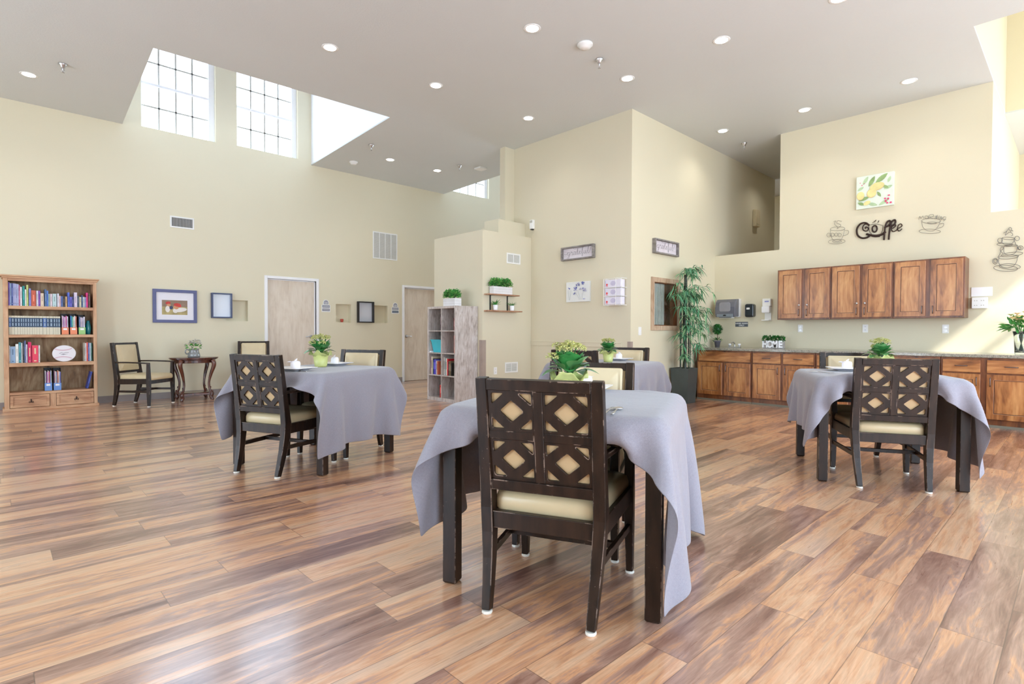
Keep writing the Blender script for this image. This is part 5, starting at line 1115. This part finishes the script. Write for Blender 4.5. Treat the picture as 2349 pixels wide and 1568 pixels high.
qx = ony(445, 815, ty).x; t = thing('flower_mug', 'grey pottery mug of pale blue and white flowers on the carved side table', 'flower arrangement', (qx, ty, ZT+.001)); M_pot = plain('grey_glazed_pottery', srgb(140, 142, 142), .25, coat=.5, vary=.15)
b = MB(); b.lathe([(0, 0), (.082, 0), (.088, .02), (.078, .06), (.066, .10), (.074, .135), (.070, .135), (.06, .10), (0, .09)], 28); b.build('mug', M_pot, t, smooth=True)
b = MB(); b.tube(spline([(-.066, -.01, .11), (-.11, -.02, .125), (-.125, -.02, .085), (-.105, -.015, .055), (-.08, -.01, .06)], 5), .009, 8); b.build('mug_handle', M_pot, t, smooth=True)
rng = random.Random(5); b = MB(); leafcloud(b, 0, 0, .15, .11, .09, .05, 46, .06, .022, rng); b.build('foliage', [M_leafB, M_leafB2], t)
mats = [plain('pale_blue_petal', srgb(168, 190, 210), .7, vary=.12), plain('white_petal', srgb(236, 236, 240), .7, vary=.03), plain('yellow_center', srgb(214, 180, 80), .7)]
b = MB()
for i in range(52):
    a = rng.uniform(0, 2*PI); rr = rng.uniform(.02, .13); z = .17+rng.uniform(0, .10)*(1-rr*3)+.02; c = Vector((rr*math.cos(a), rr*.8*math.sin(a), z)); m_ = 1 if i % 4 == 0 else 0
    for k in range(6): an = k*PI/3+i; b.leaf(c, (math.cos(an), math.sin(an), .5), .030 if m_ else .022, .016, .1, .3, 3, mi=m_)
    b.ball(c, .005, 6, 4, mi=2)
b.build('blossoms', mats, t)
# ------------------------------------------------------------------ tan wall (x = XC) and corner wall (y = YC)
def Mx(y, z, x=XC, out=0.0): return M_right(y, z, x, out)
def strokes(M, s, ox, oy, r, paths):
    b = MB(M)
    for P in paths: b.tube([Vector((ox+x*s, oy+y*s, 0)) for x, y in [(v.x, v.y) for v in spline([(x, y, 0) for x, y in P], 5)]], r, 5)
    return b
GRATE = [[(-1.2, .5), (-.2, .35), (.6, .95), (.25, .7), (.25, .2), (.6, .0), (1.0, .4), (1.05, 1.0), (.95, -.3), (.6, -1.2), (.15, -1.5), (.1, -1.0), (1.1, .0), (1.6, .6), (1.85, 1.1), (1.9, .8), (2.25, .85), (2.15, .2), (2.4, .0), (2.75, .45)],
 [(3.35, .8), (3.0, .95), (2.75, .5), (2.85, .05), (3.2, .1), (3.5, .9), (3.45, .2), (3.7, .0), (4.05, .5), (4.45, 1.9), (4.3, .8), (4.35, .1), (4.6, .0), (4.95, .35), (5.35, .6), (5.4, .9), (5.15, .9), (5.05, .4), (5.3, .0), (5.7, .2), (6.2, .9), (6.55, 2.0), (6.5, 2.5), (6.25, 2.0), (6.2, .5), (6.15, -.7), (6.4, -.6), (6.4, .0), (6.75, .4)],
 [(2.6, 2.1), (3.2, 1.75), (5.0, 1.85), (6.9, 1.95)], [(6.95, .9), (6.9, .2), (7.15, 0), (7.55, .5), (7.65, .95), (7.6, .2), (7.85, 0), (8.2, .5), (8.7, 1.6), (8.95, 2.5), (8.7, 2.5), (8.5, 1.3), (8.5, .2), (8.8, 0), (9.3, .8), (9.8, 1.9)]]
M_ink = plain('charcoal_script', srgb(58, 56, 66), .7); M_wwood = plain('whitewashed_sign_board', srgb(222, 214, 220), .7, vary=.05)
M_gfr = wood('grey_barnwood', srgb(104, 98, 94), srgb(132, 126, 122), srgb(156, 150, 146), 'Y', 2.0, .7, .1)
def grateful(label, M, W, H, loc):
    t = thing('word_sign', label, 'sign', loc); f = .022; d = .06
    b = MB(M); b.plate(rect(0, W, 0, H), [rect(f, W-f, f, H-f)], 0, d); b.build('frame', M_gfr, t, bevel=.002)
    b = MB(M); 
    for i in range(3): z0 = f+(H-2*f)*i/3; b.box(f, W-f, z0+.001, z0+(H-2*f)/3-.001, .004, .016)
    b.box(f, W-f, f, H-f, .003, .006); b.build('board', M_wwood, t)
    s = (W-2*f)/12.2; strokes(M @ Matrix.Translation((0, 0, .0165)), s, f+s*1.5, H*.40, .0016, GRATE).build('lettering', M_ink, t)
y0, z0 = (lambda q: (q.y, q.z))(onx(1287, 568, XC-.05)); y1, z1 = (lambda q: (q.y, q.z))(onx(1361, 590, XC-.05)); zt = onx(1361, 558, XC-.05).z
grateful('grateful word sign with grey frame on the tan wall above the blue flower canvas', M_right(0, 0, 0), y0-y1, zt-z1, (XC, y0, z1))
q0 = ony(1503, 545, YC-.05); q1 = ony(1557, 583, YC-.05); zb = ony(1503, 579, YC-.05).z
grateful('grateful word sign with grey frame on the bright wall above the bamboo', M_left(0, 0, 0), q1.x-q0.x, q0.z-zb, (q0.x, YC, zb))
# blue flower canvas
y0 = onx(1299, 650, XC-.03).y; y1 = onx(1353, 645, XC-.03).y; zt = (onx(1299, 648.5, XC-.03).z+onx(1353, 643, XC-.03).z)/2; zb = (onx(1299, 693, XC-.03).z+onx(1353, 690.5, XC-.03).z)/2; W, H = y0-y1, zt-zb
t = thing('flower_canvas', 'small white canvas with loose blue flowers on the tan wall', 'painting', (XC, y0, zb)); M = M_right(0, 0, 0)
b = MB(M); b.box(0, W, 0, H, 0, .03); b.build('canvas', plain('white_canvas', srgb(228, 230, 228), .7, vary=.02), t, bevel=.002)
B1 = plain('paint_indigo', srgb(104, 112, 176), .7, vary=.25); B2 = plain('paint_pale_violet', srgb(176, 176, 206), .7, vary=.2); B3 = plain('paint_grey_stem', srgb(176, 182, 186), .7)
rng = random.Random(8); it = []
for cx, cy_, n, s in ((.12, .70, 5, .03), (.42, .66, 16, .06), (.50, .85, 8, .05), (.72, .88, 8, .05), (.80, .58, 9, .05), (.62, .62, 4, .03), (.40, .40, 4, .03)):
    for k in range(n): it.append((0 if rng.random() < .55 else 1, cx+rng.uniform(-s, s)*1.3, cy_+rng.uniform(-s, s)*1.6, rng.uniform(.012, .035), rng.uniform(.012, .04), rng.uniform(0, 180), 1))
for x0, x1 in ((.12, .18), (.25, .20), (.55, .68), (.78, .72), (.42, .66)): 
    for k in range(6): u = k/6; it.append((2, x0+(x1-x0)*u, .55-.5*u, .006, .05, 8 if x1 > x0 else -8, 1))
it.append((1, .82, .12, .06, .025, 5, 2)); it.append((0, .80, .12, .02, .01, 5, 1))
art('flower_painting', it, [B1, B2, B3], t, M, W, H, .0302)
# glove box rack: wire rack holding three boxes, one above the other
y0 = onx(1388, 645, XC-.11).y; y1 = onx(1425, 645, XC-.11).y; zt = onx(1400, 640, XC-.11).z; zb = onx(1400, 699, XC-.11).z; W, H = y0-y1, zt-zb
t = thing('glove_rack', 'white wire rack for three glove boxes on the tan wall near the corner', 'rack', (XC, y0, zb)); M = M_right(0, 0, 0); b = MB(M)
for x in (-.01, W*.72, W+.02):
    b.tube([(x, -.005, .002), (x, -.005, .13), (x, H+.005, .13), (x, H+.005, .002)], .004, 6)
for z in (-.005, H/3, 2*H/3, H+.005): b.tube([(-.01, z, .002), (-.01, z, .13), (W+.02, z, .13), (W+.02, z, .002)], .004, 6)
b.build('wire_frame', M_plast, t)
M_gb = plain('glove_box_card', srgb(226, 222, 234), .5, vary=.03); M_red = plain('red_print', srgb(226, 70, 70), .5); M_lil = plain('lilac_print', srgb(196, 190, 214), .5)
for i, nm in enumerate(('bottom', 'middle', 'top')):
    z0 = H/3*i+.006; hh = H/3-.014; g = thing('glove_box', 'white and lilac glove box with red mark, %s one in the wall rack' % nm, 'box', (XC, y0-.002, zb+z0), 0, 'glove boxes in the rack')
    b = MB(M); b.box(0, W*.97, 0, hh, .012, .12); b.build('carton', M_gb, g, bevel=.002)
    b = MB(M); b.prism([(W*.14+.016*math.cos(a), hh*.35+.016*math.sin(a)) for a in np.linspace(0, 2*PI, 14)[:-1]], .120, .1212); b.box(W*.08, W*.20, hh*.10, hh*.16, .120, .1212); b.build('red_mark', M_red, g)
    b = MB(M); b.prism([(W*.52+W*.16*math.cos(a), hh*.5+hh*.32*math.sin(a)) for a in np.linspace(0, 2*PI, 18)[:-1]], .120, .1208); b.box(W*.02, W*.07, hh*.08, hh*.92, .120, .1208); b.build('tissue_opening', M_lil, g)
# thermostat, call device, switch
q = onx(1223, 516, XC); b = MB(M_right(0, 0, 0)); t = thing('motion_sensor', 'white wall sensor box at the left edge of the tan wall', 'sensor', (XC, q.y, q.z-.07))
b.prism(rrect(-.04, .04, 0, .15, .008), 0, .05); b.build('sensor_case', M_plast, t, bevel=.006); b = MB(M_right(0, 0, 0)); b.prism(rrect(-.03, .03, .10, .14, .006), .05, .056); b.build('sensor_lens', M_grille, t, bevel=.002)
b = MB(M_right(0, 0, 0)); b.box(-.02, .02, -.016, .0, .0, .045); b.build('mount_bracket', M_black, t)
q = ony(1731, 502, YC); t = thing('wall_speaker', 'small beige rounded wall device high on the shaded corner wall', 'wall device', (q.x, YC, q.z-.16)); b = MB(ML); b.prism(rrect(-.10, .10, 0, .33, .02), 0, .07); b.build('device_case', plain('beige_plastic', srgb(212, 198, 164), .5), t, bevel=.012)
b = MB(ML); b.prism(rrect(-.07, .07, .05, .28, .02), .07, .074); b.build('device_cover', plain('beige_plastic', srgb(212, 198, 164), .5), t, bevel=.002)
q = ony(1467.5, 759, YC); t = thing('light_switch', 'white light switch on the bright wall left of the wood framed window', 'switch', (q.x, YC, q.z)); b = MB(ML); b.prism(rrect(-.036, .036, -.06, .06, .005), 0, .006); b.build('switch_plate', M_plast, t, bevel=.001)
b = MB(ML); b.box(-.006, .006, -.012, .012, .006, .013); b.build('toggle', M_porc, t)
# interior window with oak frame
x0, x1, z0, z1 = WN; t = bpy.data.objects.new('window_4', None); COL.objects.link(t); t.location = (x0, YC, z0); t['kind'] = 'structure'; W, H = x1-x0, z1-z0
b = MB(ML); f = .072; b.plate(rect(-f, W+f, -f, H+f), [rect(0, W, 0, H)], 0, .022); b.build('window_frame', M_oakF, t, bevel=.003)
b = MB(ML); b.plate(rect(-.0, W, .0, H), [rect(.012, W-.012, .012, H-.012)], -.12, .0); b.build('jamb', M_alderD, t)
b = MB(ML); b.box(0, W, 0, H, -.03, -.026); b.build('pane', M_glass, t)
b = MB(ML); b.box(-.1, W+.1, -.1, H+.1, -.20, -.19); b.box(-.1, -.09, -.1, H+.1, -.19, -.121); b.box(W+.09, W+.1, -.1, H+.1, -.19, -.121); b.box(-.1, W+.1, -.1, -.09, -.19, -.121); b.box(-.1, W+.1, H+.09, H+.1, -.19, -.121); b.build('dark_room_box', plain('brown_room_panel', srgb(112, 70, 46), .6, vary=.2), t)
b = MB(ML)
for i in range(17): a0 = .014+i*.021; b.box(a0, a0+.02, .0, H*.98, -.045-.008*(i % 2), -.040-.008*(i % 2))
b.build('curtain', plain('grey_green_curtain', srgb(186, 196, 190), .8, vary=.1), t)
M_leafK2 = plain('kalanchoe_leaf_light', srgb(112, 168, 104), 0.35, vary=0.2, coat=0.2)
# ------------------------------------------------------------------ plants
def kalanchoe(label, loc, rotz, s=1.0, seed=1):
    t = thing('kalanchoe_plant', label, 'potted plant', loc, rotz, 'kalanchoe plants on the tables'); rng = random.Random(seed)
    b = MB(); b.lathe([(0, 0), (.046*s, 0), (.050*s, .01*s), (.062*s, .10*s), (.060*s, .10*s), (.05*s, .085*s), (0, .085*s)], 40, f=lambda a, z: 1+.018*math.sin(14*a)); b.build('pot', M_lime, t, smooth=True)
    b = MB(); n = 48; rows = [(.056, .088), (.066, .102), (.078, .112), (.092, .120)]; vs = []
    for j, (r_, z_) in enumerate(rows):
        for k in range(n): a = 2*PI*k/n; w = (j/3)*(.020*math.sin(4*a+seed)+.008*math.sin(9*a)); vs.append(((r_-w*.4)*s*math.cos(a), (r_-w*.4)*s*math.sin(a), (z_+w)*s))
    b.add(vs, [(j*n+k, j*n+(k+1) % n, (j+1)*n+(k+1) % n, (j+1)*n+k) for j in range(3) for k in range(n)]); b.build('crumpled_wrap', M_lime, t, smooth=True, solid=.001)
    b = MB()
    for i in range(26):
        a = i*2.4+rng.uniform(-.3, .3); lev = i/26; up = .35+1.5*lev; L = (.125-.035*lev)*s*rng.uniform(.85, 1.15)
        st = Vector((.022*math.cos(a), .022*math.sin(a), .125+.030*lev))*s; d = Vector((math.cos(a), math.sin(a), up))
        b.leaf(st, d, L, .080*s*rng.uniform(.8, 1.1), .50*(1-lev), .25, 7, shape=1.35, mi=1 if i % 3 == 0 else 0)
    for i in range(9):
        a = i*2.1+seed; d = Vector((math.cos(a), math.sin(a), rng.uniform(1.0, 2.6))); b.leaf(Vector((.03*math.cos(a), .03*math.sin(a), .135))*s, d, .105*s*rng.uniform(.85, 1.15), .075*s, .2, .35, 7, shape=1.3, mi=i % 2)
    b.build('leaves', [M_leafK, M_leafK2], t, smooth=True)
    b = MB(); heads = [(0, 0, .258*s)]+[(.052*s*math.cos(k*1.05+seed), .052*s*math.sin(k*1.05+seed), (.235+.012*(k % 2))*s) for k in range(6)]+[(rng.uniform(-.08, .08)*s, rng.uniform(-.08, .08)*s, .20*s) for _ in range(3)]
    for hx, hy, hz in heads: b.tube([(hx*.3, hy*.3, .12*s), (hx*.8, hy*.8, hz-.02*s), (hx, hy, hz)], .0025*s, 5)
    b.build('stems', M_leafD, t)
    b = MB()
    for hx, hy, hz in heads:
        for k in range(30):
            a = rng.uniform(0, 2*PI); u = rng.uniform(-.3, 1); q = math.sqrt(1-u*u) if u < 1 else 0; c = Vector((hx+.028*s*q*math.cos(a), hy+.028*s*q*math.sin(a), hz+.020*s*u))
            for m_ in range(4): an = m_*PI/2+a; b.leaf(c, (math.cos(an), math.sin(an), .6), .012*s, .011*s, .1, .2, 2)
            b.ball(c, .0035*s, 5, 3)
    b.build('flowers', M_yellow, t); return t
ZTT = .7745
def on_table(px, py, z=None): return onz(px, py, ZTT if z is None else z)
CEN = {k: v[0] for k, v in (('F', FT), ('L', LT), ('R', RT), ('B', BT))}
def tloc(tb, a, c): C_, u, v = tb; return Vector((C_.x+u.x*a+v.x*c, C_.y+u.y*a+v.y*c, ZTT))
def clampt(tb, p, m=.40):
    C_, u, v = tb; d = Vector((p.x-C_.x, p.y-C_.y)); return tloc(tb, max(-m, min(m, d.dot(u))), max(-m, min(m, d.dot(v))))
pF = clampt(FT, on_table(1305, 916)); kalanchoe('large kalanchoe in a lime green wrapped pot on the nearest table', pF, .4, .99, 1)
pL = clampt(LT, on_table(736, 841)); kalanchoe('kalanchoe in a lime green wrapped pot on the left table', pL, 1.0, 1.05, 2)
pB = clampt(BT, on_table(1395, 830)); kalanchoe('small kalanchoe on the back table, seen between the chair backs', pB, 2.0, .92, 3)
pR = clampt(RT, on_table(2010, 848), .33)+Vector((0, 0, .003)); kalanchoe('kalanchoe on the right table, half hidden by the lattice chair back', pR, 2.9, .98, 4)
# ------------------------------------------------------------------ place settings
def plate(label, loc, rotz, s=.25):
    t = thing('square_plate', label, 'plate', loc, rotz, 'square white plates'); h = s/2; rings = [(.30, .0), (.50, .001), (.62, .010), (.98, .022), (1.0, .024), (.99, .027), (.62, .015), (.45, .008), (0.02, .007)]
    b = MB(); n = None; vs = []; fs = []
    for k, z in rings:
        P = rrect(-h*k, h*k, -h*k, h*k, max(.002*k, .02*k), 3); n = len(P); vs += [(x, y, z) for x, y in P]
    for i in range(len(rings)-1):
        for j in range(n): fs.append((i*n+j, i*n+(j+1) % n, (i+1)*n+(j+1) % n, (i+1)*n+j))
    fs += [tuple(range(n-1, -1, -1)), tuple((len(rings)-1)*n+j for j in range(n))]; b.add(vs, fs); b.build('dish', M_porc, t, smooth=False, bevel=0); return t
def napkin(label, loc, rotz, seed, s=1.0):
    rng = random.Random(seed); b = MB()
    b.lathe([(.0, 0), (.028, 0), (.036, .02), (.036, .05), (.030, .066), (.018, .070), (0, .062)], 28, f=lambda a, z: 1+.06*math.sin(2*a+20*z)+.04*math.sin(5*a+z*60)); b.leaf((.0, .0, .045), (1, .2, .5), .075, .045, .2, .5, 6); b.leaf((.0, -.01, .05), (-.3, .3, 1), .05, .03, .1, .5, 6)
    b.v = [(x*s, y*s, z*s) for x, y, z in b.v]; o = b.build('rolled_napkin', M_napkin, loc=loc, rotz=rotz, smooth=True); return tag(o, label, 'napkin', 'rolled white napkins')
def fork(b, M):
    b.M = M; b.path([(0, 0, .004), (0, .05, .003), (0, .11, .006), (0, .135, .004)], [.011, .008, .005, .010], [.003, .003, .003, .002]); 
    b.path([(0, .133, .004), (0, .15, .004)], [.012, .022], .002)
    for i in range(4): x = -.009+.006*i; b.path([(x, .149, .004), (x, .175, .007), (x*.9, .195, .005)], [.0032, .003, .0018], .0018)
def spoon(b, M):
    b.M = M; b.path([(0, 0, .004), (0, .05, .003), (0, .11, .006), (0, .135, .005)], [.012, .008, .005, .008], [.003, .003, .003, .002]); b.ball((0, .16, .006), .028, 14, 8, (.72, 1, .16))
def cutlery(kind, label, loc, rotz):
    b = MB(); (fork if kind == 'fork' else spoon)(b, Matrix.Identity(4)); o = b.build(kind, M_chrome, loc=(loc.x, loc.y, loc.z+.001), rotz=rotz, smooth=kind == 'spoon'); return tag(o, label, kind, 'cutlery on the tables')
def setting(tb, px, py, name, npx, npy, seed, nm=.34):
    p = clampt(tb, on_table(px, py), nm); ang = math.atan2(tb[1].y, tb[1].x)-PI/2; plate('square white plate on the %s' % name, p, ang)
    q = Vector((p.x, p.y, p.z+.0085)); napkin('rolled white napkin on the plate of the %s' % name, q+Vector((npx, npy, 0)), ang+seed, seed)
setting(FT, 1372, 884, 'nearest table, behind the chair back', 0, 0, 1)
setting(BT, 1424, 826, 'back table', 0, 0, 2)
setting(RT, 1938, 850, 'right table', .02, -.01, 3)
setting(LT, 678, 850, 'left table, left of its plant', 0, 0, 4); setting(LT, 790, 836, 'left table, right of its plant', 0, 0, 5)
aF = math.atan2(FT[1].y, FT[1].x)
p = on_table(1384, 952); cutlery('fork', 'silver fork lying on the nearest table beside the spoon', p, aF-PI/2-.02); p = on_table(1404, 952); cutlery('spoon', 'silver spoon lying on the nearest table beside the fork', p, aF-PI/2+.04)
p = clampt(LT, on_table(702, 853)); cutlery('fork', 'silver fork on the left table near the plant pot', p, .2); cutlery('spoon', 'silver spoon on the left table near the plant pot', p+Vector((.045, -.045, 0)), .3)
p = clampt(RT, on_table(1905, 856)); cutlery('fork', 'silver fork at the left edge of the right table', p, -.3); cutlery('spoon', 'silver spoon at the left edge of the right table', p+Vector((.035, -.02, 0)), -.2)
# ------------------------------------------------------------------ bamboo
pc = Vector((7.76, 4.275, 0)); t = thing('bamboo_plant', 'tall artificial bamboo in a square dark tapered planter beside the base cabinets', 'potted plant', (pc.x, pc.y, 0), 0); HP = .52; wb, wt = .125, .150
M_pl = plain('dark_grey_planter', srgb(62, 72, 72), .35, vary=.08, coat=.2)
b = MB(); b.hexa([(-wb,-wb,0),(wb,-wb,0),(wb,wb,0),(-wb,wb,0)], [(-wt,-wt,HP),(wt,-wt,HP),(wt,wt,HP),(-wt,wt,HP)]); b.plate([(-wt-.001,-wt-.001),(wt+.001,-wt-.001),(wt+.001,wt+.001),(-wt-.001,wt+.001)], [[(-wt+.02,-wt+.02),(wt-.02,-wt+.02),(wt-.02,wt-.02),(-wt+.02,wt-.02)]], HP, HP+.02); b.build('planter', M_pl, t, bevel=.003)
b = MB(); b.box(-wt+.02, wt-.02, -wt+.02, wt-.02, HP-.002, HP+.006); b.build('soil', M_soil, t)
rng = random.Random(12); canes = [(-.075, .02, 1.72, .013), (-.01, -.02, 2.02, .024), (.03, .03, 1.86, .014), (.075, -.03, 1.76, .011), (.05, -.07, 1.5, .008)]
for cx, cy_, top_, r in canes:
    b = MB(); P = []; rr = []; z = HP
    while z < top_:
        P += [(cx+.02*(z-HP)*cx/.1*.3, cy_, z), (cx+.02*(z-HP)*cx/.1*.3, cy_, z+.008), (cx+.02*(z-HP)*cx/.1*.3, cy_, z+.016)]; rr += [r, r*1.18, r]; z += .16
    b.tube(P, rr, 10); b.build('cane', M_stem, t, smooth=True)
bl = MB(); bt = MB()
def spray(o, d, L, n):
    o = Vector(o); d = Vector(d).normalized(); P = [o+d*(L*k/6)-Vector((0, 0, .35*L*(k/6)**2)) for k in range(7)]; bt.tube(P, [.003-.0003*k for k in range(7)], 4)
    for k in range(n):
        u = rng.uniform(.25, 1); i = min(5, int(u*6)); p = P[i].lerp(P[i+1], u*6-i); a = rng.uniform(0, 2*PI)
        dd = (d*.8+Vector((math.cos(a)*.8, math.sin(a)*.8, rng.uniform(-.9, .25)))).normalized(); bl.leaf(p, dd, rng.uniform(.10, .19), rng.uniform(.014, .022), .6, .25, 5, shape=.8, mi=1 if rng.random() < .3 else 0)
for z0, z1, nn, spread, lo in ((1.93, 2.02, 16, .34, .25), (1.62, 1.80, 26, .40, .1), (1.38, 1.6, 14, .36, 0), (1.12, 1.32, 18, .38, -.1), (.88, 1.05, 7, .34, -.1), (.68, .82, 6, .34, .15)):
    for k in range(nn):
        cx, cy_, top_, r = rng.choice([c for c in canes if c[2] > z0] or canes[:2]); z = rng.uniform(z0, min(z1, top_)); a = rng.uniform(0, 2*PI)
        if math.sin(a) > .55: a = -a
        spray((cx, cy_, z), (math.cos(a), math.sin(a)*.55, rng.uniform(lo, lo+.6)), rng.uniform(.5, 1)*spread, 11)
# keep leaf tips on the room side of the wall
bl.v = [(min(x, .20) if z < .9 else x, min(y, YC-pc.y-.012), z) for x, y, z in bl.v]; bt.v = [(min(x, .20) if z < .9 else x, min(y, YC-pc.y-.015), z) for x, y, z in bt.v]
bt.build('branches', M_stem, t); bl.build('leaves', [M_bamb, M_bamb2], t)
# ------------------------------------------------------------------ countertop things
def on_counter(px, py, x): q = onx(px, py, x); return q.y
yy = on_counter(1645.5, 790, 8.95); t = thing('topiary', 'small ball topiary in a grey pot at the left end of the counter', 'potted plant', (8.95, yy, ZC+.001)); rng = random.Random(3)
b = MB(); b.lathe([(0, 0), (.036, 0), (.050, .085), (.056, .086), (.058, .108), (.050, .108), (.045, .095), (0, .09)], 24); b.build('grey_pot', plain('grey_clay', srgb(118, 116, 128), .7), t, smooth=True)
b = MB(); b.tube([(0, 0, .09), (.004, 0, .16), (0, 0, .24)], .005, 6); b.build('stem', plain('brown_stem', srgb(110, 80, 56), .7), t)
b = MB(); 
for i in range(330):
    a = rng.uniform(0, 2*PI); u = rng.uniform(-1, 1); s = math.sqrt(1-u*u); d = Vector((s*math.cos(a), s*math.sin(a), u)); b.leaf(Vector((0, 0, .305))+d*.062, d+Vector((rng.uniform(-.5, .5), rng.uniform(-.5, .5), .4)), .038, .016, .2, .3, 3, mi=i % 2)
b.ball((0, 0, .305), .066, 14, 10); leafcloud(b, 0, 0, .11, .05, .05, .03, 40, .05, .014, rng); b.build('foliage', [M_leafD, M_leafD2], t)
yy = on_counter(1683, 795, 8.85); t = thing('sink_faucet', 'chrome bar faucet with small clear handles on the counter between topiary and planter', 'faucet', (8.88, yy, ZC)); b = MB(); b.box(-.03, .03, -.10, .10, 0, .012); b.tube(spline([(0, 0, .01), (0, 0, .06), (-.05, 0, .085), (-.12, 0, .07)], 5), .011, 10); b.build('faucet_body', M_chrome, t, bevel=.002)
for s in (-1, 1): b = MB(); b.lathe([(.012, .01), (.010, .03), (.024, .035), (.026, .06), (0, .064)], 16, (0, s*.08, 0)); b.build('faucet_handle', M_porc, t, smooth=True)
ya, yb = on_counter(1749, 800, 8.80), on_counter(1796, 800, 8.80); W = ya-yb; t = thing('word_planter', 'greenery planter with white block letters HOME on the counter', 'planter', (8.84, (ya+yb)/2, ZC+.001)); Mh = M_right(0, 0, 0)
b = MB(Mh); b.box(-W/2, W/2, 0, .125, -.04, .030); b.build('box', plain('greyed_planter_board', srgb(176, 170, 166), .7), t)
for i, ch in enumerate('HOME'):
    text_mb(ch, .150, Mh @ Matrix.Translation((-W/2+W*(i+.5)/4, .060, .030)), th=.022, extra=.004, cw=.80 if ch != 'M' else .70).build('letter', M_porc, t)
rng = random.Random(6); b = MB()
for k in range(5): leafcloud(b, 0.0, -W/2+W*(k+.5)/5, .135, .045, W*.12, .055, 110, .034, .016, rng)
b.build('foliage', [M_leafD, M_leafD2], t)
# glass vase with lilies at the right
yy = onx(2342, 800, 8.70).y; t = thing('flower_vase', 'glass vase of yellow flowers and greenery at the right edge of the counter', 'flower arrangement', (8.72, yy, ZC+.001)); rng = random.Random(21)
b = MB(); b.lathe([(.0, 0), (.055, 0), (.058, .01), (.066, .20), (.078, .27), (.074, .27), (.062, .2), (.052, .02), (0, .02)], 28); b.build('glass_vase', plain('clear_glass', (.9, .95, .93, 1), .05, trans=.95, vary=0), t, smooth=True)
b = MB()
for k in range(9): a = k*.7; b.tube([(.02*math.cos(a), .02*math.sin(a), .025), (-.03*math.cos(a), -.03*math.sin(a), .26), (-.10*math.cos(a), -.10*math.sin(a), .40)], .004, 5)
leafcloud(b, 0, 0, .32, .13, .15, .09, 150, .085, .034, rng); 
for k in range(14): a = rng.uniform(1.0, 2.2); b.leaf((0, .08, .34), (rng.uniform(-.6, .2), 1, rng.uniform(-.1, .7)), rng.uniform(.18, .28), .006, .3, .2, 5)
b.build('greenery', [M_leafB, M_leafB2], t)
b = MB()
for k in range(16):
    a = rng.uniform(0, 2*PI); rr = rng.uniform(.02, .15); c = Vector((rr*math.cos(a), rr*math.sin(a), .40+rng.uniform(0, .09)-rr*.2))
    for m_ in range(7): an = m_*2*PI/7; b.leaf(c, (math.cos(an), math.sin(an), .9), .055, .028, .2, .4, 4, mi=k % 2)
b.build('blossoms', [plain('pale_yellow_petal', srgb(238, 232, 170), .6), plain('peach_petal', srgb(240, 206, 160), .6)], t)
